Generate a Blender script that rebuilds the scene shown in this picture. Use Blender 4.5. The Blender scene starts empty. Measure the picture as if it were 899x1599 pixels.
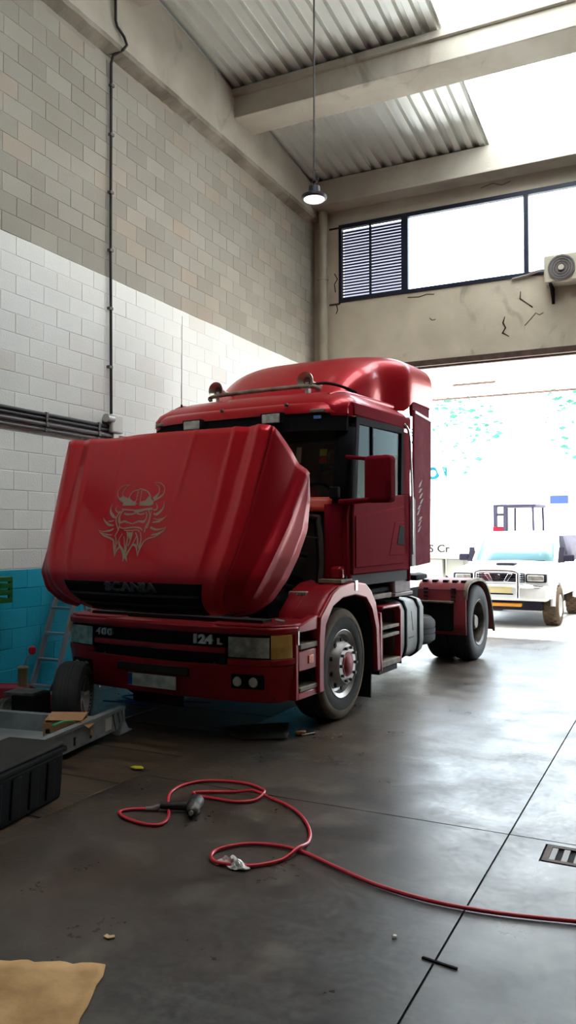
import bpy, bmesh, math, random
from mathutils import Vector, Matrix
R = math.radians
random.seed(7)
scene = bpy.context.scene
COL = scene.collection

# ------------------------------------------------------------------ camera, sky, sun, exposure
cam_data = bpy.data.cameras.new('camera')
cam = bpy.data.objects.new('camera', cam_data)
COL.objects.link(cam)
cam.location = (0, 0, 1.70)
cam.rotation_euler = (R(90 + 1.775), 0, R(26.42))
cam_data.sensor_fit = 'HORIZONTAL'
cam_data.sensor_width = 36.0
cam_data.lens = 36.0 * 1242 / 899
cam_data.clip_start = 0.05
cam_data.clip_end = 300
scene.camera = cam

world = bpy.data.worlds.new('sky')
scene.world = world
world.use_nodes = True
wnt = world.node_tree
bg = wnt.nodes['Background']
bg.inputs['Color'].default_value = (0.72, 0.87, 1.0, 1)
bg.inputs['Strength'].default_value = 8.0

sun_data = bpy.data.lights.new('sun', 'SUN')
sun = bpy.data.objects.new('sun', sun_data)
COL.objects.link(sun)
sun_data.energy = 26.0
sun_data.angle = R(0.6)
sun_data.color = (1.0, 0.95, 0.86)
sun.rotation_euler = (R(7), R(28), 0)      # high sun, from the right and over the roof

vs = scene.view_settings
vs.view_transform = 'Standard'
vs.look = 'None'
vs.gamma = 1.0
vs.use_curve_mapping = False
vs.exposure = 0.45
scene.cycles.max_bounces = 10
scene.cycles.diffuse_bounces = 6
scene.cycles.glossy_bounces = 4
scene.cycles.transmission_bounces = 6
scene.cycles.transparent_max_bounces = 8
scene.cycles.caustics_reflective = False
scene.cycles.caustics_refractive = False
scene.cycles.sample_clamp_indirect = 12.0

# ------------------------------------------------------------------ materials
def srgb(r, g, b):
    f = lambda c: (c/255/12.92) if c/255 <= 0.04045 else ((c/255+0.055)/1.055)**2.4
    return (f(r), f(g), f(b), 1)

def mat(name, col, rough=0.5, metal=0.0, col2=None, scale=8.0, detail=4.0, bump=0.0, bscale=None,
        coat=0.0, trans=0.0, emit=None, estr=0.0, rough2=None, spec=0.5, lo=0.35, hi=0.65, stretch=None):
    m = bpy.data.materials.new(name)
    m.use_nodes = True
    nt = m.node_tree
    b = nt.nodes['Principled BSDF']
    b.inputs['Base Color'].default_value = col
    b.inputs['Roughness'].default_value = rough
    b.inputs['Metallic'].default_value = metal
    b.inputs['Specular IOR Level'].default_value = spec
    if coat:
        b.inputs['Coat Weight'].default_value = coat
        b.inputs['Coat Roughness'].default_value = 0.07
    if trans:
        b.inputs['Transmission Weight'].default_value = trans
    if emit:
        b.inputs['Emission Color'].default_value = emit
        b.inputs['Emission Strength'].default_value = estr
    if col2 or bump or rough2 is not None:
        tc = nt.nodes.new('ShaderNodeTexCoord')
        src = tc.outputs['Object']
        if stretch:
            mp = nt.nodes.new('ShaderNodeMapping')
            mp.inputs['Scale'].default_value = stretch
            nt.links.new(src, mp.inputs['Vector'])
            src = mp.outputs['Vector']
        n = nt.nodes.new('ShaderNodeTexNoise')
        n.inputs['Scale'].default_value = scale
        n.inputs['Detail'].default_value = detail
        nt.links.new(src, n.inputs['Vector'])
        rp = nt.nodes.new('ShaderNodeMapRange')
        rp.inputs['From Min'].default_value = lo
        rp.inputs['From Max'].default_value = hi
        nt.links.new(n.outputs['Fac'], rp.inputs['Value'])
        if col2:
            mx = nt.nodes.new('ShaderNodeMix')
            mx.data_type = 'RGBA'
            mx.inputs['A'].default_value = col
            mx.inputs['B'].default_value = col2
            nt.links.new(rp.outputs['Result'], mx.inputs['Factor'])
            nt.links.new(mx.outputs['Result'], b.inputs['Base Color'])
        if rough2 is not None:
            mr = nt.nodes.new('ShaderNodeMapRange')
            mr.inputs['From Min'].default_value = 0
            mr.inputs['From Max'].default_value = 1
            mr.inputs['To Min'].default_value = rough
            mr.inputs['To Max'].default_value = rough2
            nt.links.new(rp.outputs['Result'], mr.inputs['Value'])
            nt.links.new(mr.outputs['Result'], b.inputs['Roughness'])
        if bump:
            n2 = nt.nodes.new('ShaderNodeTexNoise')
            n2.inputs['Scale'].default_value = bscale or scale * 4
            n2.inputs['Detail'].default_value = 3
            nt.links.new(src, n2.inputs['Vector'])
            bp = nt.nodes.new('ShaderNodeBump')
            bp.inputs['Strength'].default_value = bump
            bp.inputs['Distance'].default_value = 0.01
            nt.links.new(n2.outputs['Fac'], bp.inputs['Height'])
            nt.links.new(bp.outputs['Normal'], b.inputs['Normal'])
    return m

def glass_mat(name, tint, rough=0.0, ior=1.5):
    """thin window glass: part clear, part glossy"""
    m = bpy.data.materials.new(name)
    m.use_nodes = True
    nt = m.node_tree
    nt.nodes.remove(nt.nodes['Principled BSDF'])
    out = nt.nodes['Material Output']
    tr = nt.nodes.new('ShaderNodeBsdfTransparent')
    tr.inputs['Color'].default_value = tint
    gl = nt.nodes.new('ShaderNodeBsdfGlossy')
    gl.inputs['Roughness'].default_value = rough
    fr = nt.nodes.new('ShaderNodeFresnel')
    fr.inputs['IOR'].default_value = ior
    mx = nt.nodes.new('ShaderNodeMixShader')
    nt.links.new(fr.outputs['Fac'], mx.inputs['Fac'])
    nt.links.new(tr.outputs['BSDF'], mx.inputs[1])
    nt.links.new(gl.outputs['BSDF'], mx.inputs[2])
    nt.links.new(mx.outputs['Shader'], out.inputs['Surface'])
    return m

def translucent_mat(name, col, refl, fac=0.3):
    m = bpy.data.materials.new(name)
    m.use_nodes = True
    nt = m.node_tree
    nt.nodes.remove(nt.nodes['Principled BSDF'])
    out = nt.nodes['Material Output']
    tl = nt.nodes.new('ShaderNodeBsdfTranslucent')
    tl.inputs['Color'].default_value = col
    df = nt.nodes.new('ShaderNodeBsdfDiffuse')
    df.inputs['Color'].default_value = refl
    mx = nt.nodes.new('ShaderNodeMixShader')
    mx.inputs['Fac'].default_value = fac
    nt.links.new(tl.outputs['BSDF'], mx.inputs[1])
    nt.links.new(df.outputs['BSDF'], mx.inputs[2])
    nt.links.new(mx.outputs['Shader'], out.inputs['Surface'])
    return m

def block_wall_mat():
    """painted block wall: blue dado, white band, bare grey above; each block its own tint"""
    m = bpy.data.materials.new('block_wall_paint')
    m.use_nodes = True
    nt = m.node_tree
    b = nt.nodes['Principled BSDF']
    N = lambda t: nt.nodes.new('ShaderNode' + t)
    L = nt.links.new
    geo = N('NewGeometry')
    sep = N('SeparateXYZ')
    L(geo.outputs['Position'], sep.inputs[0])
    def mth(op, a, bb=None):
        n = N('Math'); n.operation = op
        for i, v in enumerate((a, bb)):
            if v is None: continue
            if isinstance(v, (int, float)): n.inputs[i].default_value = v
            else: L(v, n.inputs[i])
        return n.outputs[0]
    row = mth('FLOOR', mth('DIVIDE', mth('SUBTRACT', sep.outputs['Z'], 0.16), 0.2012))
    odd = mth('MODULO', row, 2.0)
    colm = mth('FLOOR', mth('ADD', mth('DIVIDE', sep.outputs['Y'], 0.40), mth('MULTIPLY', odd, 0.5)))
    comb = N('CombineXYZ')
    L(row, comb.inputs[0]); L(colm, comb.inputs[1])
    wn = N('TexWhiteNoise'); wn.noise_dimensions = '2D'
    L(comb.outputs[0], wn.inputs['Vector'])
    noise = N('TexNoise'); noise.inputs['Scale'].default_value = 1.3; noise.inputs['Detail'].default_value = 6
    L(geo.outputs['Position'], noise.inputs['Vector'])
    fine = N('TexNoise'); fine.inputs['Scale'].default_value = 60; fine.inputs['Detail'].default_value = 3
    L(geo.outputs['Position'], fine.inputs['Vector'])
    def ramp(val, stops):
        r = N('ValToRGB')
        while len(r.color_ramp.elements) > 1: r.color_ramp.elements.remove(r.color_ramp.elements[-1])
        r.color_ramp.elements[0].position = stops[0][0]; r.color_ramp.elements[0].color = stops[0][1]
        for p, c in stops[1:]:
            e = r.color_ramp.elements.new(p); e.color = c
        L(val, r.inputs['Fac']); return r.outputs['Color']
    def mix(f, a, bb):
        x = N('Mix'); x.data_type = 'RGBA'
        if isinstance(f, (int, float)): x.inputs['Factor'].default_value = f
        else: L(f, x.inputs['Factor'])
        for k, v in (('A', a), ('B', bb)):
            if isinstance(v, tuple): x.inputs[k].default_value = v
            else: L(v, x.inputs[k])
        return x.outputs['Result']
    grey = ramp(wn.outputs['Value'], [(0, srgb(158, 152, 141)), (0.45, srgb(167, 161, 150)), (0.85, srgb(175, 169, 158)), (0.97, srgb(176, 163, 148)), (1, srgb(178, 162, 147))])
    grey = mix(mth('MULTIPLY', noise.outputs['Fac'], 0.5), grey, srgb(142, 134, 121))
    white = ramp(wn.outputs['Value'], [(0, srgb(236, 235, 229)), (0.9, srgb(243, 242, 237)), (1, srgb(232, 226, 219))])
    white = mix(mth('MULTIPLY', noise.outputs['Fac'], 0.25), white, srgb(206, 202, 190))
    blue = ramp(wn.outputs['Value'], [(0, srgb(30, 176, 206)), (1, srgb(52, 190, 218))])
    blue = mix(mth('MULTIPLY', noise.outputs['Fac'], 0.5), blue, srgb(18, 122, 150))
    edge = mth('ADD', sep.outputs['Z'], mth('MULTIPLY', mth('SUBTRACT', noise.outputs['Fac'], 0.5), 0.03))
    c = mix(mth('GREATER_THAN', edge, 4.79), white, grey)
    c = mix(mth('GREATER_THAN', edge, 1.364), blue, c)
    L(c, b.inputs['Base Color'])
    b.inputs['Roughness'].default_value = 0.85
    b.inputs['Specular IOR Level'].default_value = 0.2
    bp = N('Bump'); bp.inputs['Strength'].default_value = 0.5; bp.inputs['Distance'].default_value = 0.006
    L(fine.outputs['Fac'], bp.inputs['Height']); L(bp.outputs['Normal'], b.inputs['Normal'])
    return m

def floor_mat():
    m = bpy.data.materials.new('worn_concrete_floor')
    m.use_nodes = True
    nt = m.node_tree
    b = nt.nodes['Principled BSDF']
    N = lambda t: nt.nodes.new('ShaderNode' + t)
    L = nt.links.new
    geo = N('NewGeometry')
    def noise(sc, det, stretch=(1, 1, 1), dist=0.0):
        mp = N('Mapping'); mp.inputs['Scale'].default_value = stretch
        L(geo.outputs['Position'], mp.inputs['Vector'])
        n = N('TexNoise'); n.inputs['Scale'].default_value = sc; n.inputs['Detail'].default_value = det
        n.inputs['Distortion'].default_value = dist
        L(mp.outputs['Vector'], n.inputs['Vector']); return n.outputs['Fac']
    def mr(v, a, bb, c=0, d=1):
        n = N('MapRange'); n.inputs['From Min'].default_value = a; n.inputs['From Max'].default_value = bb
        n.inputs['To Min'].default_value = c; n.inputs['To Max'].default_value = d
        L(v, n.inputs['Value']); return n.outputs['Result']
    def mix(f, a, bb):
        x = N('Mix'); x.data_type = 'RGBA'; L(f, x.inputs['Factor'])
        for k, v in (('A', a), ('B', bb)):
            if isinstance(v, tuple): x.inputs[k].default_value = v
            else: L(v, x.inputs[k])
        return x.outputs['Result']
    sep = N('SeparateXYZ'); L(geo.outputs['Position'], sep.inputs[0])
    big = noise(0.6, 8, dist=0.2)
    mid = noise(2.3, 10, dist=0.25)
    streak = noise(5.0, 10, (0.6, 1.8, 1), 0.2)
    oil = noise(1.5, 3, dist=0.3)
    grain = noise(26, 6, dist=0.0)
    c = mix(mr(mid, 0.3, 0.7), srgb(50, 48, 45), srgb(80, 77, 73))
    c = mix(mr(grain, 0.38, 0.66, 0, 0.5), c, srgb(98, 95, 91))
    c = mix(mr(noise(5, 6, (1, 1, 1), 0.0), 0.40, 0.72, 0, 0.4), c, srgb(40, 37, 34))
    c = mix(mr(streak, 0.56, 0.72, 0, 0.45), c, srgb(100, 98, 95))
    # oily brown dirt round the pit; the ramp also paints light falling off leftwards
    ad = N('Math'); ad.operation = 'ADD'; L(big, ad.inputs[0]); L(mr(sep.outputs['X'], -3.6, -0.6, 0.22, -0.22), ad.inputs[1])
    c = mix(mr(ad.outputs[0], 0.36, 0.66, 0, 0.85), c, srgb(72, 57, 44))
    c = mix(mr(oil, 0.50, 0.66, 0, 0.75), c, srgb(36, 31, 27))
    c = mix(mr(noise(2.9, 4, (1, 1, 1), 0.3), 0.56, 0.72, 0, 0.55), c, srgb(112, 104, 92))
    L(c, b.inputs['Base Color'])
    rr = N('Math'); rr.operation = 'ADD'; L(mr(mid, 0.30, 0.70, 0.42, 0.24), rr.inputs[0]); L(mr(grain, 0.35, 0.7, 0.0, 0.10), rr.inputs[1]); L(rr.outputs[0], b.inputs['Roughness'])
    b.inputs['Specular IOR Level'].default_value = 0.42
    bp = N('Bump'); bp.inputs['Strength'].default_value = 0.05; bp.inputs['Distance'].default_value = 0.004
    L(grain, bp.inputs['Height']); L(bp.outputs['Normal'], b.inputs['Normal'])
    return m

def concrete_mat(name, c1, c2, stain):
    m = bpy.data.materials.new(name)
    m.use_nodes = True
    nt = m.node_tree
    b = nt.nodes['Principled BSDF']
    N = lambda t: nt.nodes.new('ShaderNode' + t)
    L = nt.links.new
    geo = N('NewGeometry')
    def noise(sc, det, dist=0.0, stretch=(1, 1, 1)):
        mp = N('Mapping'); mp.inputs['Scale'].default_value = stretch
        L(geo.outputs['Position'], mp.inputs['Vector'])
        n = N('TexNoise'); n.inputs['Scale'].default_value = sc; n.inputs['Detail'].default_value = det
        n.inputs['Distortion'].default_value = dist
        L(mp.outputs['Vector'], n.inputs['Vector']); return n.outputs['Fac']
    def mr(v, a, bb, c=0, d=1):
        n = N('MapRange'); n.inputs['From Min'].default_value = a; n.inputs['From Max'].default_value = bb
        n.inputs['To Min'].default_value = c; n.inputs['To Max'].default_value = d
        L(v, n.inputs['Value']); return n.outputs['Result']
    def mix(f, a, bb):
        x = N('Mix'); x.data_type = 'RGBA'; L(f, x.inputs['Factor'])
        for k, v in (('A', a), ('B', bb)):
            if isinstance(v, tuple): x.inputs[k].default_value = v
            else: L(v, x.inputs[k])
        return x.outputs['Result']
    c = mix(mr(noise(1.5, 6, 0.4), 0.35, 0.65), c1, c2)
    c = mix(mr(noise(2.2, 7, 1.0, (1, 1, 0.5)), 0.62, 0.74, 0, 0.6), c, stain)
    L(c, b.inputs['Base Color'])
    b.inputs['Roughness'].default_value = 0.85
    b.inputs['Specular IOR Level'].default_value = 0.2
    bp = N('Bump'); bp.inputs['Strength'].default_value = 0.3; bp.inputs['Distance'].default_value = 0.01
    L(noise(30, 4), bp.inputs['Height']); L(bp.outputs['Normal'], b.inputs['Normal'])
    return m

M = {}
M['blocks'] = block_wall_mat()
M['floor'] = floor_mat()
M['mortar'] = mat('mortar', srgb(120, 114, 104), 0.9)
M['joint'] = mat('joint_filler', srgb(30, 28, 26), 0.9)
M['concrete'] = concrete_mat('precast_concrete', srgb(202, 195, 182), srgb(184, 176, 162), srgb(142, 133, 120))
M['render'] = concrete_mat('rendered_wall', srgb(216, 205, 184), srgb(198, 187, 166), srgb(146, 134, 116))
M['plain_wall'] = concrete_mat('plain_block_wall', srgb(168, 162, 151), srgb(150, 144, 133), srgb(118, 111, 100))
M['ledge'] = concrete_mat('stained_mortar_ledge', srgb(176, 168, 154), srgb(128, 119, 106), srgb(84, 75, 64))
M['crack'] = mat('dark_crack', srgb(62, 50, 40), 0.95)
M['sheet'] = mat('galvanised_roof_sheet', srgb(242, 243, 239), 0.36, 0.6, srgb(234, 236, 231), 0.6, 3)
M['skylight'] = translucent_mat('translucent_skylight', (0.68, 0.69, 0.69, 1), (0.8, 0.8, 0.8, 1))
M['canopy'] = translucent_mat('translucent_canopy', (0.85, 0.80, 0.76, 1), (0.88, 0.84, 0.82, 1), 0.55)
M['frame_blue'] = mat('dark_blue_frame', srgb(24, 30, 52), 0.45, 0.2)
M['slat'] = mat('louvre_slat', srgb(20, 18, 24), 0.8, spec=0.05)
M['dimming_tint'] = glass_mat('glare_dimming_pane', (0.32, 0.30, 0.32, 1))  # dark clear tint that cuts the outdoor brightness behind the louvres
M['window_glass'] = glass_mat('window_glass', (0.94, 0.96, 0.96, 1))
M['pit_board'] = mat('oily_pit_boards', srgb(86, 66, 46), 0.6, 0, srgb(44, 34, 24), 2.4, 7, 0.4, 20, rough2=0.5, stretch=(0.6, 2.5, 1))
M['conduit'] = mat('black_conduit', srgb(36, 30, 30), 0.5)
M['conduit_grey'] = mat('grey_conduit', srgb(104, 96, 96), 0.5)
M['box_white'] = mat('white_plastic', srgb(214, 210, 200), 0.45)
M['pipe'] = mat('downpipe_plastic', srgb(176, 168, 150), 0.5, 0, srgb(160, 150, 132), 3)
M['rust_steel'] = mat('rusty_rail', srgb(96, 72, 60), 0.7, 0.2, srgb(70, 52, 44), 6)

# truck
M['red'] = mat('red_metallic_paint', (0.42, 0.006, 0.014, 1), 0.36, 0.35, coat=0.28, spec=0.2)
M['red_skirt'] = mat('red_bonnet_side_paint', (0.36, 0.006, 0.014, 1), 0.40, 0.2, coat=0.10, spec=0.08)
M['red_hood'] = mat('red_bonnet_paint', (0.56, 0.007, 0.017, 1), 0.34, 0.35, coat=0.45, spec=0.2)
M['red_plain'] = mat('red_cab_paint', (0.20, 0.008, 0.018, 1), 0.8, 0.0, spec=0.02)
M['red_bumper'] = mat('red_bumper_paint', (0.33, 0.007, 0.014, 1), 0.42, 0.15, (0.26, 0.008, 0.014, 1), 3, coat=0.18, spec=0.2)
M['red_dusty'] = mat('dusty_red_paint', (0.28, 0.030, 0.038, 1), 0.6, 0.0, (0.22, 0.035, 0.04, 1), 4)
M['red_deflector'] = mat('faded_red_panel', (0.17, 0.014, 0.03, 1), 0.7, 0.0, (0.21, 0.03, 0.045, 1), 5, spec=0.02)
M['orange_lit_cowl'] = mat('red_cowl_orange_light', srgb(190, 58, 30), 0.5)  # red cowl; the orange light on it is put into the colour
M['black'] = mat('black_plastic', (0.010, 0.010, 0.012, 1), 0.75, spec=0.04)
M['black_matt'] = mat('black_underbody', (0.010, 0.010, 0.011, 1), 0.8)
M['seal'] = mat('rubber_seal', srgb(66, 60, 56), 0.75)
M['tyre'] = mat('tyre_rubber', srgb(34, 34, 36), 0.75, 0, srgb(46, 45, 45), 5)
M['tyre_dusty'] = mat('dusty_tyre_rubber', srgb(50, 46, 42), 0.85, 0, srgb(36, 35, 34), 3)
M['tyre_mud'] = mat('muddy_sidewall_edge', srgb(122, 106, 84), 0.9, 0, srgb(96, 84, 68), 8)
M['rim'] = mat('grey_steel_rim', srgb(184, 180, 176), 0.42, 0.5, srgb(150, 144, 140), 6)
M['rim_dark'] = mat('dark_steel_rim', srgb(110, 102, 96), 0.5, 0.4, srgb(70, 64, 60), 5)
M['hub_red'] = mat('red_hub', srgb(150, 22, 28), 0.6)
M['nut'] = mat('steel_nut', srgb(80, 76, 74), 0.4, 0.7)
M['chrome'] = mat('chrome', srgb(220, 220, 222), 0.14, 1.0)
M['steel'] = mat('brushed_steel', srgb(176, 174, 170), 0.35, 0.9)
M['alu_tank'] = mat('aluminium_tank', srgb(112, 111, 107), 0.5, 0.35, srgb(84, 84, 82), 3, spec=0.25)
M['cabglass'] = glass_mat('cab_glass', (0.80, 0.86, 0.83, 1), ior=1.45)
M['sideglass'] = glass_mat('cab_side_glass', (0.34, 0.41, 0.385, 1), ior=1.06)
M['interior'] = mat('cab_interior', srgb(120, 122, 116), 0.9, spec=0.1)
M['headglass'] = mat('headlamp_glass', srgb(150, 150, 138), 0.12, 0.35, srgb(196, 196, 188), 14, 2)
M['fogglass'] = mat('fog_lamp_glass', srgb(190, 188, 180), 0.12, 0.5)
M['amber'] = mat('amber_indicator', srgb(198, 144, 62), 0.4, 0, srgb(214, 170, 92), 9)
M['orange_marker'] = mat('orange_marker', srgb(226, 92, 22), 0.3)
M['emblem_grey'] = mat('grey_lettering', srgb(190, 188, 184), 0.35, 0.4)
M['emblem_dark'] = mat('dark_chrome_lettering', srgb(70, 62, 64), 0.35, 0.3)
M['horn_throat'] = mat('horn_throat', srgb(96, 34, 26), 0.6)
M['viking'] = mat('beige_vinyl_decal', srgb(172, 146, 126), 0.6, spec=0.2)
M['plate'] = mat('number_plate_white', srgb(200, 200, 192), 0.4, 0, srgb(150, 150, 142), 10, 1)
M['plate_blue'] = mat('number_plate_blue', srgb(30, 76, 168), 0.4)
M['sticker_blue'] = mat('blue_sticker', srgb(96, 140, 200), 0.5)
M['sticker_yellow'] = mat('yellow_sticker', srgb(190, 190, 60), 0.5)
M['sticker_red'] = mat('red_sticker', srgb(196, 70, 50), 0.5)
M['sticker_green'] = mat('green_sticker', srgb(30, 120, 70), 0.5)
M['white_sticker'] = mat('white_sticker', srgb(226, 226, 216), 0.5)
M['bare_strip'] = mat('scuffed_grey_strip', srgb(160, 146, 146), 0.7, 0.0, srgb(140, 126, 130), 9)
M['horn'] = mat('horn_metal', srgb(196, 186, 172), 0.3, 0.8)
M['engine'] = mat('engine_metal', srgb(58, 56, 54), 0.6, 0.3, srgb(34, 32, 30), 6)
M['dusty_grey'] = mat('dusty_grey_plastic', srgb(150, 140, 122), 0.8, 0, srgb(110, 102, 90), 8)
M['tread_bar'] = mat('worn_step_tread', srgb(150, 138, 124), 0.7, 0.2, srgb(120, 108, 94), 10)
M['white'] = mat('white_paint', srgb(236, 236, 236), 0.4)

# workshop things
M['ladder'] = mat('aluminium_ladder', srgb(170, 176, 184), 0.4, 0.6)
M['galv'] = mat('galvanised_steel', srgb(164, 168, 166), 0.5, 0.4, srgb(138, 142, 140), 6)
M['black_chest'] = mat('black_plastic_chest', srgb(13, 13, 16), 0.7, 0, srgb(18, 18, 20), 5, spec=0.12)
M['chest_lid'] = mat('worn_grey_lid', srgb(52, 50, 47), 0.7, 0, srgb(42, 40, 38), 4, spec=0.15)
M['cardboard'] = mat('cardboard', srgb(188, 140, 100), 0.8, 0, srgb(172, 124, 86), 6)
M['ply'] = mat('old_cardboard_sheet', srgb(200, 160, 112), 0.9, 0, srgb(150, 110, 70), 3.5, 9, 0.4, 14, lo=0.42, hi=0.68, spec=0.15)
M['card_dark'] = mat('oily_cardboard', srgb(66, 52, 42), 0.8, 0, srgb(44, 36, 30), 5)
M['green'] = mat('green_plastic', srgb(30, 150, 74), 0.4)
M['green_crate'] = mat('green_crate_plastic', srgb(34, 118, 50), 0.5)
M['hose'] = mat('red_air_hose', srgb(206, 40, 56), 0.38)
M['gun_black'] = mat('black_gun_body', srgb(30, 28, 28), 0.5)
M['gun_metal'] = mat('gun_metal', srgb(84, 76, 70), 0.4, 0.7)
M['plate_yellow'] = mat('pale_number_plate', srgb(226, 206, 150), 0.5)
M['plastic_film'] = mat('crumpled_plastic_film', srgb(196, 190, 182), 0.25, 0, srgb(230, 228, 222), 30)
M['yellow'] = mat('yellow_scrap', srgb(206, 196, 40), 0.6)
M['wood_chip'] = mat('wood_chip', srgb(200, 170, 120), 0.7)
M['grate'] = mat('cast_grate', srgb(150, 146, 142), 0.6, 0.2)
M['pit_black'] = mat('drain_pit', srgb(10, 10, 12), 0.9)
M['jack_red'] = mat('red_jack_paint', srgb(150, 26, 38), 0.45)
M['red_knob'] = mat('red_plastic_knob', srgb(206, 30, 44), 0.35)
M['brass'] = mat('dull_brass_cylinder', srgb(150, 134, 100), 0.45, 0.5)
M['machine_grey'] = mat('oily_machine_grey', srgb(110, 106, 100), 0.5, 0.4, srgb(60, 57, 54), 7)
M['blue_cable'] = mat('blue_cable', srgb(50, 84, 150), 0.5)
M['ac_body'] = mat('air_conditioner_casing', srgb(206, 198, 178), 0.5)
M['ac_grille'] = mat('fan_grille', srgb(112, 106, 104), 0.6)
M['lamp_body'] = mat('lamp_housing', srgb(34, 34, 44), 0.4, 0.3)
M['lamp_lens'] = mat('lit_lamp_lens', srgb(235, 235, 240), 0.3, emit=(1, 0.97, 0.95, 1), estr=1.2)
M['cable'] = mat('lamp_cable', srgb(62, 56, 54), 0.6)
# outside
M['yard'] = mat('yard_concrete', srgb(206, 202, 196), 0.8, 0, srgb(190, 186, 180), 1.2)
M['suv_white'] = mat('white_car_paint', srgb(226, 226, 224), 0.25, coat=0.6)
M['suv_grey'] = mat('grey_car_plastic', srgb(40, 37, 48), 0.7, spec=0.1)
M['suv_glass'] = mat('windscreen_glass', srgb(112, 150, 160), 0.05, 0.2)
M['suv_tyre'] = mat('muddy_offroad_tyre', srgb(96, 78, 60), 0.9)
M['orange_bar'] = mat('orange_bar', srgb(222, 150, 40), 0.5)
M['forklift'] = mat('forklift_grey', srgb(44, 40, 54), 0.7, spec=0.1)
M['forklift_red'] = mat('forklift_red', srgb(110, 16, 30), 0.6, spec=0.1)
M['far_wall'] = mat('far_white_wall', srgb(238, 238, 234), 0.8)
M['teal'] = mat('teal_lettering', srgb(8, 74, 82), 0.7, spec=0.1)
M['dark_letter'] = mat('dark_lettering', srgb(40, 34, 28), 0.7, spec=0.1)
M['leaf'] = mat('tree_leaf', srgb(44, 92, 80), 0.7, 0, srgb(66, 112, 96), 5, spec=0.1)
M['bark'] = mat('tree_bark', srgb(196, 188, 176), 0.9)
M['crate_grey'] = mat('grey_pallet_box', srgb(128, 124, 112), 0.7)
M['sign_blue'] = mat('blue_sign_panel', srgb(44, 56, 100), 0.7, spec=0.1)

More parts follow.
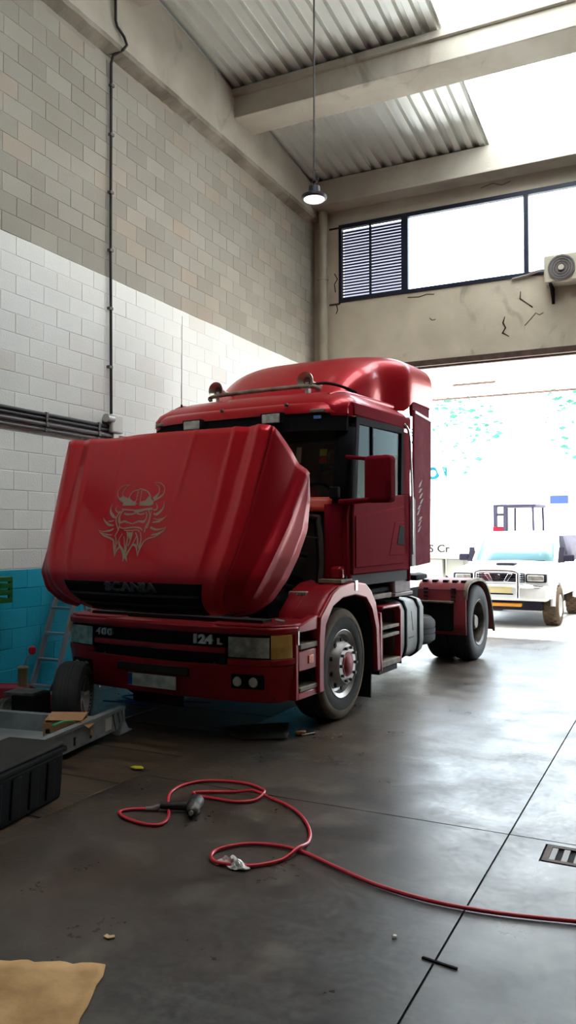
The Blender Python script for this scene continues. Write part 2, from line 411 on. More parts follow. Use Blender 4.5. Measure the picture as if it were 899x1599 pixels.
# ------------------------------------------------------------------ mesh helpers
class MB:
    def __init__(s): s.v = []; s.f = []
    def add(s, verts, faces):
        o = len(s.v); s.v += [tuple(p) for p in verts]; s.f += [tuple(i + o for i in f) for f in faces]; return s
    def box(s, x0, x1, y0, y1, z0, z1):
        return s.add([(x0, y0, z0), (x1, y0, z0), (x1, y1, z0), (x0, y1, z0), (x0, y0, z1), (x1, y0, z1), (x1, y1, z1), (x0, y1, z1)],
                     [(0, 3, 2, 1), (4, 5, 6, 7), (0, 1, 5, 4), (1, 2, 6, 5), (2, 3, 7, 6), (3, 0, 4, 7)])
    def obox(s, c, size, rot):
        m = rot if isinstance(rot, Matrix) else Matrix.Rotation(rot, 3, 'Z')
        hx, hy, hz = (d / 2 for d in size); c = Vector(c)
        vs_ = [c + m @ Vector((sx * hx, sy * hy, sz * hz)) for sz in (-1, 1) for sx, sy in ((-1, -1), (1, -1), (1, 1), (-1, 1))]
        return s.add(vs_, [(0, 3, 2, 1), (4, 5, 6, 7), (0, 1, 5, 4), (1, 2, 6, 5), (2, 3, 7, 6), (3, 0, 4, 7)])
    def beam(s, a, b, w, h=None, up=(0, 0, 1)):
        a, b = Vector(a), Vector(b); d = (b - a).normalized(); up = Vector(up)
        if abs(d.dot(up)) > 0.95: up = Vector((1, 0, 0))
        sx = d.cross(up).normalized(); sz = sx.cross(d)
        h = h or w
        vs_ = [p + sx * w / 2 * i + sz * h / 2 * j for p in (a, b) for i, j in ((-1, -1), (1, -1), (1, 1), (-1, 1))]
        return s.add(vs_, [(0, 1, 2, 3), (4, 7, 6, 5), (0, 4, 5, 1), (1, 5, 6, 2), (2, 6, 7, 3), (3, 7, 4, 0)])
    def prism(s, poly, axis, a, b):
        """poly: 2-D points; axis 0: (y,z) extruded in x, 1: (x,z) in y, 2: (x,y) in z"""
        def p3(q, t):
            return (t, q[0], q[1]) if axis == 0 else (q[0], t, q[1]) if axis == 1 else (q[0], q[1], t)
        n = len(poly)
        vs_ = [p3(q, a) for q in poly] + [p3(q, b) for q in poly]
        fs = [tuple(range(n)), tuple(range(2 * n - 1, n - 1, -1))] + [(i, i + n, (i + 1) % n + n, (i + 1) % n) for i in range(n)]
        return s.add(vs_, fs)
    def tube(s, path, r, n=10, closed=False, caps=True):
        P = [Vector(p) for p in path]; k = len(P); rings = []
        prev = None
        for i, p in enumerate(P):
            if closed: d = (P[(i + 1) % k] - P[i - 1]).normalized()
            else: d = (P[min(i + 1, k - 1)] - P[max(i - 1, 0)]).normalized()
            if prev is None:
                u = Vector((0, 0, 1)) if abs(d.z) < 0.9 else Vector((1, 0, 0))
                u = (u - d * u.dot(d)).normalized()
            else:
                u = (prev - d * prev.dot(d))
                u = u.normalized() if u.length > 1e-6 else Vector((0, 0, 1))
            prev = u
            w = d.cross(u)
            rr = r[i] if isinstance(r, (list, tuple)) else r
            rings.append([p + (u * math.cos(2 * math.pi * j / n) + w * math.sin(2 * math.pi * j / n)) * rr for j in range(n)])
        return s.loft(rings, caps=caps and not closed, ring=closed)
    def loft(s, secs, caps=True, ring=False, closed=True):
        n = len(secs[0]); k = len(secs); vs_ = [p for sec in secs for p in sec]; fs = []
        for i in range(k if ring else k - 1):
            a, b = i * n, ((i + 1) % k) * n
            for j in range(n if closed else n - 1):
                j2 = (j + 1) % n
                fs.append((a + j, a + j2, b + j2, b + j))
        if caps:
            fs.append(tuple(range(n - 1, -1, -1))); fs.append(tuple(range((k - 1) * n, k * n)))
        return s.add(vs_, fs)
    def lathe(s, prof, c=(0, 0, 0), axis=0, n=32, sign=1, torus=False):
        """prof: (offset along axis, radius); revolved about axis through c"""
        secs = []
        for a, r in prof:
            ring = []
            for j in range(n):
                t = 2 * math.pi * j / n; u, w = r * math.cos(t), r * math.sin(t); a_ = a * sign
                p = (a_, u, w) if axis == 0 else (u, a_, w) if axis == 1 else (u, w, a_)
                ring.append((c[0] + p[0], c[1] + p[1], c[2] + p[2]))
            secs.append(ring)
        return s.loft(secs, caps=not torus, ring=torus)
    def grid(s, fn, nu, nv):
        vs_ = [fn(i / nu, j / nv) for i in range(nu + 1) for j in range(nv + 1)]
        fs = [(i * (nv + 1) + j, (i + 1) * (nv + 1) + j, (i + 1) * (nv + 1) + j + 1, i * (nv + 1) + j + 1) for i in range(nu) for j in range(nv)]
        return s.add(vs_, fs)
    def build(s, name, m, parent=None, smooth=40, bevel=0, seg=2, solid=0, label=None, kind=None, offset=-1.0, loc=None):
        me = bpy.data.meshes.new(name)
        me.from_pydata(s.v, [], s.f)
        bm_ = bmesh.new(); bm_.from_mesh(me)
        bmesh.ops.recalc_face_normals(bm_, faces=bm_.faces)
        bm_.to_mesh(me); bm_.free()
        if smooth:
            me.polygons.foreach_set('use_smooth', [True] * len(me.polygons))
            me.set_sharp_from_angle(angle=R(smooth))
        me.materials.append(M[m] if isinstance(m, str) else m)
        o = bpy.data.objects.new(name, me)
        COL.objects.link(o)
        if parent: o.parent = parent
        if loc: o.location = loc
        if solid:
            md = o.modifiers.new('solid', 'SOLIDIFY'); md.thickness = solid; md.offset = offset
        if bevel:
            md = o.modifiers.new('bevel', 'BEVEL'); md.width = bevel; md.segments = seg
            md.limit_method = 'ANGLE'; md.angle_limit = R(35); md.harden_normals = False
        if label: o['label'] = label
        if kind: o['kind'] = kind
        return o

def empty(name, loc=(0, 0, 0), rz=0.0, label=None, cat=None, group=None, kind=None):
    o = bpy.data.objects.new(name, None)
    COL.objects.link(o); o.location = loc; o.rotation_euler = (0, 0, rz); o.empty_display_size = 0.2
    return tag(o, label, cat, group, kind)
def tag(o, label=None, cat=None, group=None, kind=None):
    if label: o['label'] = label
    if cat: o['category'] = cat
    if group: o['group'] = group
    if kind: o['kind'] = kind
    return o
def dup(o, parent=None):
    c = o.copy(); COL.objects.link(c); c.parent = parent
    for ch in o.children: dup(ch, c)
    return c
def text(name, body, m, size, parent, loc, rot, extrude=0.006, sx=1.0, space=1.0, bold=0.0, label=None, shear=0.0):
    cu = bpy.data.curves.new(name, 'FONT'); cu.body = body; cu.size = size; cu.extrude = extrude
    cu.align_x = 'CENTER'; cu.align_y = 'CENTER'; cu.space_character = space; cu.offset = bold; cu.shear = shear
    cu.resolution_u = 4
    t = bpy.data.objects.new(name, cu); COL.objects.link(t)
    bpy.context.view_layer.update()
    me = bpy.data.meshes.new_from_object(t.evaluated_get(bpy.context.evaluated_depsgraph_get()))
    bpy.data.objects.remove(t); bpy.data.curves.remove(cu)
    me.materials.clear(); me.materials.append(M[m])
    o = bpy.data.objects.new(name, me); COL.objects.link(o); o.parent = parent
    o.location = loc; o.rotation_euler = rot; o.scale = (sx, 1, 1)
    if label: o['label'] = label
    return o
def smooth_path(pts, n=6, closed=False):
    P = [Vector(p) for p in pts]; out = []; k = len(P)
    for i in range(k if closed else k - 1):
        p1, p2 = P[i], P[(i + 1) % k]
        p0 = P[i - 1] if (closed or i > 0) else p1; p3 = P[(i + 2) % k] if (closed or i < k - 2) else p2
        for j in range(n):
            t = j / n; t2, t3 = t * t, t * t * t
            out.append(0.5 * ((2 * p1) + (p2 - p0) * t + (2 * p0 - 5 * p1 + 4 * p2 - p3) * t2 + (3 * p1 - p0 - 3 * p2 + p3) * t3))
    if not closed: out.append(P[-1])
    return out

# ------------------------------------------------------------------ the hall
WX = -6.1            # left wall face
YB = 13.4            # back wall face
XR = 10.0            # right wall face
YF = -10.0           # front wall face (behind the camera)
YM = 1.7             # ridge
def roof_z(y): return 8.1 + 0.1 * (YB - y if y >= YM else (YB - YM) - (YM - y))

# floor: slabs with recessed joints, boards over the inspection pit
floor = empty('floor', label='worn stained concrete workshop floor with saw-cut joints', kind='structure')
MB().box(WX - 0.3, XR + 0.3, YF - 0.3, YB + 0.25, -0.30, -0.012).build('floor_base', 'joint', floor, smooth=0)
PX0, PX1 = -4.72, -3.51
g = 0.005
def slab(x0, x1, y0, y1):
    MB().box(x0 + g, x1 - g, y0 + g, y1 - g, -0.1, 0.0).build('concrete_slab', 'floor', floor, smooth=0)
ys_ = (YF, -4.6, 0.0, 4.68, YB + 0.25)
for a, b in zip(ys_[:-1], ys_[1:]):
    for x0, x1 in ((WX, PX0), (-0.915, 1.7), (1.7, 4.3), (4.3, 7.1), (7.1, XR)):
        if x0 == -0.915 and a == 0.0: continue
        slab(x0, x1, a, b)
    slab(PX1, -0.915, a, b) if a != 0.0 else None
slab(PX1, -0.915, 0.0, 4.68)
# the slab with the drain is cut round the drain hole
DX0, DX1, DY0, DY1 = -0.70, -0.10, 4.375, 4.625
slab(-0.915, DX0, 0.0, 4.68); slab(DX0 - 2 * g, DX1 + 2 * g, 0.0, DY0); slab(DX0 - 2 * g, DX1 + 2 * g, DY1, 4.68); slab(DX1, 1.7, 0.0, 4.68)
y = 2.18
while y < 9.9:
    MB().box(PX0 + 0.01, PX1 - 0.008, y + 0.012, y + 0.748, -0.06, -0.004 + random.uniform(-0.004, 0.002)).build('pit_board', 'pit_board', floor, smooth=0, bevel=0.006)
    y += 0.76
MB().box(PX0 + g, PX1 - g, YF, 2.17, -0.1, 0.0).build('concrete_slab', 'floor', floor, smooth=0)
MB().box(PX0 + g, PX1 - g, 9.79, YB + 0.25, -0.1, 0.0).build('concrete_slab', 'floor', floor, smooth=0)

# left wall of blocks
ROW, BW, Z0 = 0.2012, 0.40, 0.16
wall = empty('wall_left', (0, 0, 0), label='tall block wall painted blue, white and bare grey above', kind='structure')
MB().box(WX - 0.3, WX - 0.005, YF - 0.3, YB + 0.3, 0, 9.6).build('mortar_bed', 'blocks', wall, smooth=0)
bme = bpy.data.meshes.new('block')
bx_ = MB()
hy, hz, ch = (BW - 0.007) / 2, (ROW - 0.007) / 2, 0.004
bx_.loft([[(-0.03, -hy, -hz), (-0.03, hy, -hz), (-0.03, hy, hz), (-0.03, -hy, hz)],
          [(-ch, -hy, -hz), (-ch, hy, -hz), (-ch, hy, hz), (-ch, -hy, hz)],
          [(0, -hy + ch, -hz + ch), (0, hy - ch, -hz + ch), (0, hy - ch, hz - ch), (0, -hy + ch, hz - ch)]])
bme.from_pydata(bx_.v, [], bx_.f)
_b = bmesh.new(); _b.from_mesh(bme); bmesh.ops.recalc_face_normals(_b, faces=_b.faces); _b.to_mesh(bme); _b.free()
bme.materials.append(M['blocks'])
cells = []
for r in range(-1, 37):
    zc = Z0 + (r + 0.5) * ROW
    for c in range(12, 35):
        yc = (c + 0.5 - 0.5 * (r % 2)) * BW
        if yc + hy > YB or zc + hz > 7.5 or zc - hz < 0: continue
        cells.append((yc, zc))
def showing(p):        # blocks that the truck does not hide, nearest (largest) first
    yc, zc = p
    hid = (yc > 6.35 and zc < 2.45 + 0.06 * (yc - 6.35)) or (yc > 8.3 and zc < 2.9 + 0.25 * (yc - 8.3)) or yc < 5.65 or zc < 0.35
    return (1 if hid else 0, 36 + yc * yc + (zc - 1.7) ** 2)
cells.sort(key=showing)
rest = MB()
for i, (yc, zc) in enumerate(cells):
    dx = random.uniform(-0.0025, 0.0015)
    if i < 300:
        o = bpy.data.objects.new('block', bme); COL.objects.link(o); o.parent = wall
        o.location = (WX + dx, yc, zc)
    else:
        rest.add([(v[0] + WX + dx, v[1] + yc, v[2] + zc) for v in bx_.v], bx_.f)
rest.build('distant_blocks', 'blocks', wall, smooth=0, kind='stuff')
# girder on top of the left wall
poly = [(YF, 7.56), (YB, 7.56), (YB, roof_z(YB) - 0.02), (YM, roof_z(YM) - 0.02), (YF, roof_z(YF) - 0.02)]
MB().prism(poly, 0, WX - 0.02, WX + 0.13).build('roof_girder', 'concrete', wall, smooth=0)
lm = MB()
yy = YF; k = 0
path = []
while yy < 13.05:
    path.append((yy, random.uniform(-0.005, 0.005), random.uniform(-0.008, 0.006))); yy += 0.09
lm.loft([[(WX - 0.01, a, 7.57), (WX + 0.155 + d, a, 7.57), (WX + 0.15 + d, a, 7.51 + e), (WX - 0.01, a, 7.46 + e)] for a, d, e in path])
lm.build('mortar_ledge', 'ledge', wall, smooth=0)

# right and front walls, outside the picture
MB().box(XR, XR + 0.3, YF - 0.3, YB + 0.3, 0, 9.6).build('wall_right', 'plain_wall', None, smooth=0, kind='structure')
MB().box(WX, XR, YF - 0.3, YF, 0, 9.6).build('wall_front', 'plain_wall', None, smooth=0, kind='structure')

# back wall with gate opening and long window
wb = empty('wall_back', label='rendered concrete back wall above the wide gate opening', kind='structure')
GX0, GX1, GZ = -5.25, 1.8, 4.71
WX0, WX1, WZ0, WZ1 = -5.61, 3.2, 5.99, 7.43
T = 0.25
MB().box(WX - 0.1, GX0, YB, YB + T, 0, WZ0).build('wall_panel', 'render', wb, smooth=0)
MB().box(GX0, GX1, YB, YB + T, GZ, WZ0).build('wall_panel', 'render', wb, smooth=0)
MB().box(GX1, XR, YB, YB + T, 0, WZ0).build('wall_panel', 'render', wb, smooth=0)
MB().box(WX - 0.1, WX0, YB, YB + T, WZ0, WZ1).build('wall_panel', 'render', wb, smooth=0)
MB().box(WX1, XR, YB, YB + T, WZ0, WZ1).build('wall_panel', 'render', wb, smooth=0)
MB().box(WX - 0.1, XR, YB, YB + T, WZ1, 8.25).build('wall_panel', 'concrete', wb, smooth=0)
MB().box(WX + 0.3, WX0 + 0.02, YB - 0.012, YB, WZ0 - 0.03, WZ0).build('wall_crack', 'crack', wb, smooth=0)
MB().box(WX + 0.3, WX0 + 0.02, YB - 0.012, YB, WZ1 - 0.06, WZ1 - 0.03).build('wall_crack', 'crack', wb, smooth=0)
def crack(pts, r):
    MB().tube([(x, YB - 0.001, z) for x, z in pts], r, 5).build('wall_crack', 'crack', wb, smooth=0)
crack([(-2.62, 5.37), (-2.65, 5.27), (-2.61, 5.18), (-2.66, 5.10), (-2.55, 5.03)], [0.006, 0.016, 0.014, 0.016, 0.006])
crack([(-2.36, 5.76), (-2.37, 5.64), (-2.25, 5.54), (-2.17, 5.47)], [0.006, 0.012, 0.008, 0.012])
crack([(-2.30, 5.18), (-2.20, 5.28), (-2.12, 5.37), (-2.06, 5.33), (-2.00, 5.36)], 0.007)
crack([(-4.30, 5.92), (-4.10, 5.90), (-3.95, 5.93), (-3.82, 5.91)], 0.009)
crack([(-5.68, 6.2), (-5.70, 6.35), (-5.64, 6.44), (-5.70, 6.55)], 0.010)
crack([(-5.66, 5.98), (-5.64, 5.86), (-5.67, 5.80)], 0.008)
crack([(-3.0, 7.62), (-2.8, 7.66), (-2.65, 7.60), (-2.5, 7.64)], 0.006)
crack([(-3.9, 5.5), (-3.86, 5.46), (-3.8, 5.47)], 0.006)

door = empty('door_1', label='wide open gate with brown steel rail along its head', kind='structure')
MB().box(GX0, GX1, YB - 0.05, YB + 0.02, GZ - 0.045, GZ + 0.055).build('door_rail', 'rust_steel', door, smooth=0, bevel=0.006)
MB().box(GX0, GX1, YB + 0.10, YB + 0.18, GZ - 0.06, GZ + 0.0).build('door_rail', 'rust_steel', door, smooth=0)

win = empty('window_1', label='long dark-blue framed window band with louvred left bay', kind='structure')
fy0, fy1 = YB - 0.02, YB + 0.07
def fr(x0, x1, z0, z1): MB().box(x0, x1, fy0, fy1, z0, z1).build('window_frame', 'frame_blue', win, smooth=0, bevel=0.004)
fr(WX0, WX1, WZ1 - 0.075, WZ1); fr(WX0, WX1, WZ0, WZ0 + 0.07); fr(WX0, WX0 + 0.06, WZ0 + 0.07, WZ1 - 0.075); fr(WX1 - 0.06, WX1, WZ0 + 0.07, WZ1 - 0.075)
bays = (-4.32, -2.255, -0.15, 1.9)
for bx in bays: fr(bx - 0.045 if bx != -4.32 else bx - 0.09, bx + 0.03, WZ0 + 0.07, WZ1 - 0.075)
for x0, x1 in zip(bays, bays[1:] + (WX1,)):
    MB().box(x0 + 0.03, x1 - 0.045, YB + 0.02, YB + 0.026, WZ0 + 0.07, WZ1 - 0.075).build('window_pane', 'window_glass', win, smooth=0)
MB().box(-5.02, -4.99, YB + 0.0, YB + 0.05, WZ0 + 0.07, WZ1 - 0.075).build('louvre_bar', 'frame_blue', win, smooth=0)
MB().box(WX0 + 0.06, -4.41, YB + 0.10, YB + 0.106, WZ0 + 0.07, WZ1 - 0.075).build('louvre_dimming_pane', 'dimming_tint', win, smooth=0)  # pane added behind the slats to dim the glare
lz = WZ0 + 0.09
slat = None
while lz < WZ1 - 0.1:
    if slat is None:
        slat = MB().obox((0, 0, 0), (1.14, 0.055, 0.005), Matrix.Rotation(R(-6), 3, 'X')).build('louvre_slat', 'slat', win, smooth=0)
        slat.location = (-4.985, YB + 0.04, lz)
    else:
        o = dup(slat, win); o.location.z = lz
    lz += 0.055

# roof
roof = empty('ceiling', label='corrugated metal roof on concrete beams with translucent strips', kind='structure')
def sheet(x0, x1, ya, yb_, m, nm):
    xs = []; x = x0; pitch = 0.2
    prof = ((0.0, 0.0), (0.06, 0.0), (0.085, 0.055), (0.145, 0.055), (0.17, 0.0))
    while x < x1 - 1e-6:
        for d, h in prof:
            if x + d <= x1: xs.append((x + d, h))
        x += pitch
    xs.append((x1, 0.0))
    mb = MB()
    ysn = [ya + (yb_ - ya) * i / 6 for i in range(7)]
    mb.loft([[(xx, q, roof_z(q) + 0.02 + h) for xx, h in xs] for q in ysn], caps=False, closed=False)
    return mb.build(nm, m, roof, smooth=0)
for ya, yb_ in ((YM, YB + 0.25), (YF - 0.3, YM)):
    for x0, x1, m in ((WX - 0.2, XR + 0.3, 'sheet'),) if ya < YM else ((WX - 0.2, -2.77, 'sheet'), (-2.77, -0.57, 'skylight'), (-0.57, XR + 0.3, 'sheet')):
        sheet(x0, x1, ya, yb_, m, 'roof_sheet' if m == 'sheet' else 'skylight_panel')
def beam(y0, y1):
    zt = roof_z((y0 + y1) / 2)
    zb = roof_z(y0) - 0.42
    MB().box(WX + 0.02, XR, y0, y1, zb, roof_z(y1) - 0.0).build('roof_beam', 'concrete', roof, smooth=0, bevel=0.012)
    MB().box(WX + 0.02, XR, y0 - 0.06, y0 + 0.02, roof_z(y0) - 0.105, roof_z(y0) - 0.002).build('roof_beam_flange', 'concrete', roof, smooth=0, bevel=0.008)
beam(10.2, 10.78)
for q in (7.3, 4.4, 1.5, -1.4, -4.3, -7.2): beam(q, q + 0.58)
MB().box(WX + 0.02, XR, 13.0, YB, 7.70, 8.14).build('roof_beam', 'concrete', roof, smooth=0, bevel=0.012)
MB().box(WX + 0.02, XR, 12.97, 13.05, 7.68, 7.73).build('roof_beam_flange', 'concrete', roof, smooth=0, bevel=0.008)

# ------------------------------------------------------------------ wall fittings
dp = empty('rain_downpipe', (-5.86, 13.24, 0), label='beige plastic rainwater downpipe in the far wall corner', cat='pipe')
MB().lathe([(0.0, 0.085), (7.66, 0.085)], axis=2, n=20).build('pipe_run', 'pipe', dp)
for z in (2.0, 4.2, 6.4): MB().lathe([(z, 0.1), (z + 0.08, 0.1)], axis=2, n=20).build('pipe_clip', 'pipe', dp)

cx = WX + 0.028
vc = empty('vertical_conduit', (0, 0, 0), label='thin dark conduit running straight up the block wall, kinked over the ledge', cat='conduit')
MB().tube([(cx, 7.50, 3.12), (cx, 7.47, 5.0), (cx, 7.455, 7.38), (cx + 0.03, 7.455, 7.47), (cx + 0.14, 7.50, 7.53), (cx + 0.15, 7.56, 7.62), (cx + 0.14, 7.52, 7.70), (cx + 0.13, 7.40, 7.76), (cx + 0.13, 7.37, 7.82), (cx + 0.13, 7.36, 8.6)], 0.017, 8).build('conduit_run', 'conduit', vc)
for z in (3.7, 4.4, 5.1, 5.8, 6.5, 7.1): MB().box(WX, cx + 0.02, 7.44, 7.50, z, z + 0.03).build('pipe_clip', 'conduit_grey', vc, smooth=0)
jb = empty('junction_box', (0, 0, 0), label='white round-fronted junction box at the foot of the vertical conduit', cat='junction box')
MB().box(WX, WX + 0.09, 7.44, 7.66, 2.93, 3.15).build('box_body', 'box_white', jb, bevel=0.02)
MB().lathe([(0.0, 0.05), (0.12, 0.05)], c=(WX + 0.06, 7.36, 3.09), axis=1, n=14).build('box_socket', 'steel', jb)
MB().box(WX, WX + 0.07, 7.50, 7.60, 2.80, 2.93).build('box_lower_body', 'box_white', jb, bevel=0.01)
spec = [(3.00, 'conduit', 7.44, 0.022, 'uppermost dark conduit of the bundle along the white wall'),
        (2.955, 'conduit', 7.44, 0.020, 'second dark conduit from the top of the wall bundle'),
        (2.895, 'conduit_grey', 9.4, 0.024, 'third conduit down, grey, of the wall bundle'),
        (2.838, 'conduit_grey', 9.4, 0.016, 'lowest and thinnest conduit of the wall bundle')]
for z, m, y1, r, lab in spec:
    c = empty('horizontal_conduit', label=lab, cat='conduit')
    MB().tube([(WX + r + 0.006, YF + 0.1, z), (WX + r + 0.006, y1, z)], r, 8).build('conduit_run', m, c)
    for q in (5.2, 6.4, 7.25): MB().box(WX, WX + 2 * r + 0.012, q, q + 0.03, z - r - 0.003, z + r + 0.003).build('pipe_clip', 'conduit_grey', c, smooth=0)
gc = empty('green_crate', (WX, 5.55, 1.06), label='green plastic crate fixed to the blue wall at the left edge', cat='crate')
for z in (0.0, 0.075, 0.14, 0.205): MB().box(0, 0.24, -0.22, 0.22, z, z + 0.045).build('crate_band', 'green_crate', gc, smooth=0, bevel=0.004)
for q in (-0.22, -0.10, 0.02, 0.18): MB().box(0.215, 0.235, q, q + 0.04, 0.02, 0.235).build('crate_rib', 'green_crate', gc, smooth=0)
MB().box(0.0, 0.23, -0.215, 0.215, 0.0, 0.02).build('crate_floor', 'green_crate', gc, smooth=0)

ac = empty('air_conditioner', (-1.94, YB, 5.70), label='beige outdoor air conditioning unit on brackets under the long window', cat='air conditioner')
MB().box(0, 0.82, -0.33, -0.05, 0.03, 0.48).build('casing', 'ac_body', ac, bevel=0.025)
MB().lathe([(0, 0.205), (0.012, 0.205), (0.02, 0.19)], c=(0.27, -0.352, 0.25), axis=1, n=32).build('fan_recess', 'ac_grille', ac)
for r_ in (0.06, 0.1, 0.14, 0.18):
    MB().tube([(0.27 + r_ * math.cos(t * math.pi / 12), -0.357, 0.25 + r_ * math.sin(t * math.pi / 12)) for t in range(24)], 0.004, 5, closed=True).build('grille_ring', 'ac_grille', ac)
MB().lathe([(0, 0.045), (0.016, 0.04)], c=(0.27, -0.375, 0.25), axis=1, n=18).build('fan_hub', 'ac_body', ac)
for q in (0.08, 0.70):
    MB().box(q, q + 0.04, -0.36, 0.0, -0.01, 0.03).box(q, q + 0.04, -0.04, 0.0, -0.22, 0.0).beam((q + 0.02, -0.3, 0.0), (q + 0.02, -0.02, -0.2), 0.03).build('bracket', 'black', ac, smooth=0)
MB().tube(smooth_path([(0.0, -0.15, 0.30), (-0.12, -0.08, 0.33), (-0.3, -0.04, 0.30), (-0.55, -0.03, 0.27)]), 0.022, 8).build('refrigerant_pipe', 'steel', ac)

# hanging lamp
lx, ly_, lz_ = -3.83, 8.40, 5.66
hl = empty('high_bay_lamp', (lx, ly_, lz_), label='round black high-bay lamp hanging on a long cable from the roof', cat='lamp')
MB().lathe([(0.0, 0.135), (0.012, 0.15), (0.035, 0.15), (0.055, 0.12), (0.075, 0.07), (0.15, 0.065), (0.16, 0.03)], axis=2, n=32).build('lamp_housing', 'lamp_body', hl)
MB().lathe([(-0.012, 0.11), (0.001, 0.125)], axis=2, n=32).build('lamp_lens', 'lamp_lens', hl)
MB().tube([(0.03 * math.sin(t * math.pi / 6), 0, 0.195 + 0.035 * math.cos(t * math.pi / 6)) for t in range(12)], 0.007, 6, closed=True).build('lamp_hook', 'lamp_body', hl)
MB().tube([(0, 0, 0.22), (0.0, 0, 1.2), (0, 0, roof_z(8.4) - lz_ + 0.02)], 0.011, 6).build('lamp_cable', 'cable', hl)
MB().tube(smooth_path([(0, 0, 0.16), (0.05, 0, 0.22), (0.045, 0, 0.30), (0.005, 0, 0.36)]), 0.006, 6).build('lamp_cable_loop', 'cable', hl)

# ------------------------------------------------------------------ the truck (local axes: x to its left side, y to the rear, z up; origin under the front axle)
truck = empty('semi_truck', (-4.04, 6.97, 0), R(-3.2), label='dark red bonneted tractor truck with its bonnet tipped forward', cat='truck')
TB = lambda mb, nm, m, **k: mb.build(nm, m, truck, **k)

def plan(hw, yf, yr, rc=0.22, rr=0.06, n=6, bow=0.06):
    """half-open cab outline, anticlockwise from rear left ... closed ring"""
    pts = []
    for i in range(n + 1):                       # rear right corner (x+)
        t = R(0 + 90 * i / n); pts.append((hw - rr + rr * math.cos(t), yr - rr + rr * math.sin(t)))
    for i in range(n + 1):                       # rear left
        t = R(90 + 90 * i / n); pts.append((-hw + rr + rr * math.cos(t), yr - rr + rr * math.sin(t)))
    for i in range(n + 1):                       # front left
        t = R(180 + 90 * i / n); pts.append((-hw + rc + rc * math.cos(t), yf + rc + rc * math.sin(t)))
    for i in range(1, 6):
        u = -1 + 2 * i / 6; pts.append((u * (hw - rc), yf - bow * (1 - u * u)))
    for i in range(n + 1):                       # front right
        t = R(270 + 90 * i / n); pts.append((hw - rc + rc * math.cos(t), yf + rc + rc * math.sin(t)))
    return pts
def ring(hw, yf, yr, z, rc=0.22, bow=0.06): return [(x, y, z) for x, y in plan(hw, yf, yr, rc, bow=bow)]

CH = 1.20   # cab half width
# --- cab: floor pan / lower body ring, firewall, back wall, roof
for s in (-1, 1):
    lower = MB().prism([(0.10, 1.33), (1.74, 1.33), (1.74, 2.18), (1.52, 2.165), (0.14, 2.015), (0.08, 1.9)], 0, s * 1.135, s * 1.185)
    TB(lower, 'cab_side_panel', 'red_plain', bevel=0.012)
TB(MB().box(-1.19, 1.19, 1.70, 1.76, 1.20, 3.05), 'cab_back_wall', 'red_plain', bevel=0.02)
TB(MB().box(-1.17, 1.17, 0.1, 1.74, 1.22, 1.34), 'cab_floor', 'black_matt')
# front wall of the cab below the windscreen, with the round-cornered engine tunnel opening in front
for s in (-1, 1):
    fwall = MB().grid(lambda u, v, s=s: (s * (0.98 + 0.205 * math.sin(u * math.pi / 2)), 0.02 + 0.18 * (1 - math.cos(u * math.pi / 2)), 1.22 + v * (0.79)), 8, 3)
    TB(fwall, 'cab_front_corner', 'red_plain', solid=0.03)
TB(MB().box(-0.99, 0.99, 0.04, 0.10, 1.0, 1.99), 'firewall', 'black_matt')
# rubber seal frame round the opening
seal_path = [(-0.93, 1.10), (-0.95, 1.5), (-0.93, 1.82), (-0.84, 1.90), (0, 1.93), (0.84, 1.90), (0.93, 1.82), (0.96, 1.5), (0.95, 1.26), (1.02, 1.16)]
TB(MB().tube(smooth_path([(x, 0.0, z) for x, z in seal_path], 5), 0.024, 8), 'bonnet_seal', 'seal')
TB(MB().tube(smooth_path([(x * 0.95, 0.015, z - 0.05) for x, z in seal_path], 5), 0.014, 8), 'bonnet_seal', 'black')
# cowl panel under the windscreen
TB(MB().grid(lambda u, v: (-1.06 + 2.12 * u, -0.10 - 0.03 * (1 - (2 * u - 1) ** 2) + 0.05 * v + 0.20 * abs(2 * u - 1) ** 5, 1.945 + 0.135 * v), 24, 3), 'cowl_panel', 'orange_lit_cowl', solid=0.02)
TB(MB().tube([(-0.3, -0.10, 2.09), (0.25, -0.10, 2.10)], 0.01, 6).tube([(0.3, -0.10, 2.09), (0.80, -0.02, 2.10)], 0.01, 6), 'windscreen_wiper', 'black')
TB(MB().box(0.60, 0.70, -0.04, 0.0, 1.97, 1.99), 'washer_nozzle', 'black', bevel=0.005)

# --- windscreen and pillars
def ws(u, v, off=0.0):
    x = -1.10 + 2.20 * u; k = abs(2 * u - 1)
    y0 = -0.02 + 0.20 * k ** 4 + off; y1 = 0.10 + 0.17 * k ** 4 + off
    return (x * (1 - 0.02 * v), y0 + (y1 - y0) * v, 2.06 + 0.72 * v)
TB(MB().grid(ws, 24, 8), 'windscreen', 'cabglass')
def side_pillar(name, m, pts, x0, x1, **k):
    for s in (-1, 1):
        TB(MB().prism(pts, 0, s * x0, s * x1), name, m, **k)
side_pillar('a_pillar', 'black', [(0.14, 2.0), (0.27, 2.03), (0.33, 2.80), (0.23, 2.80)], 1.09, 1.19, bevel=0.015)
side_pillar('b_pillar', 'red_plain', [(1.52, 2.16), (1.74, 2.18), (1.74, 2.98), (1.46, 2.95)], 1.10, 1.19, bevel=0.012)
# dark corner vane in front of the door window with its small black camera/heater block
for s in (-1, 1):
    TB(MB().grid(lambda u, v, s=s: (s * (1.05 + 0.155 * math.sin(u * math.pi / 2)), 0.04 + 0.17 * (1 - math.cos(u * math.pi / 2)) + 0.09 * v, 2.02 + 0.74 * v), 6, 3), 'corner_vane', 'black', solid=0.02)
    TB(MB().box(s * 1.05, s * 1.14, -0.02, 0.05, 2.06, 2.17), 'corner_vane_bracket', 'black', bevel=0.012)

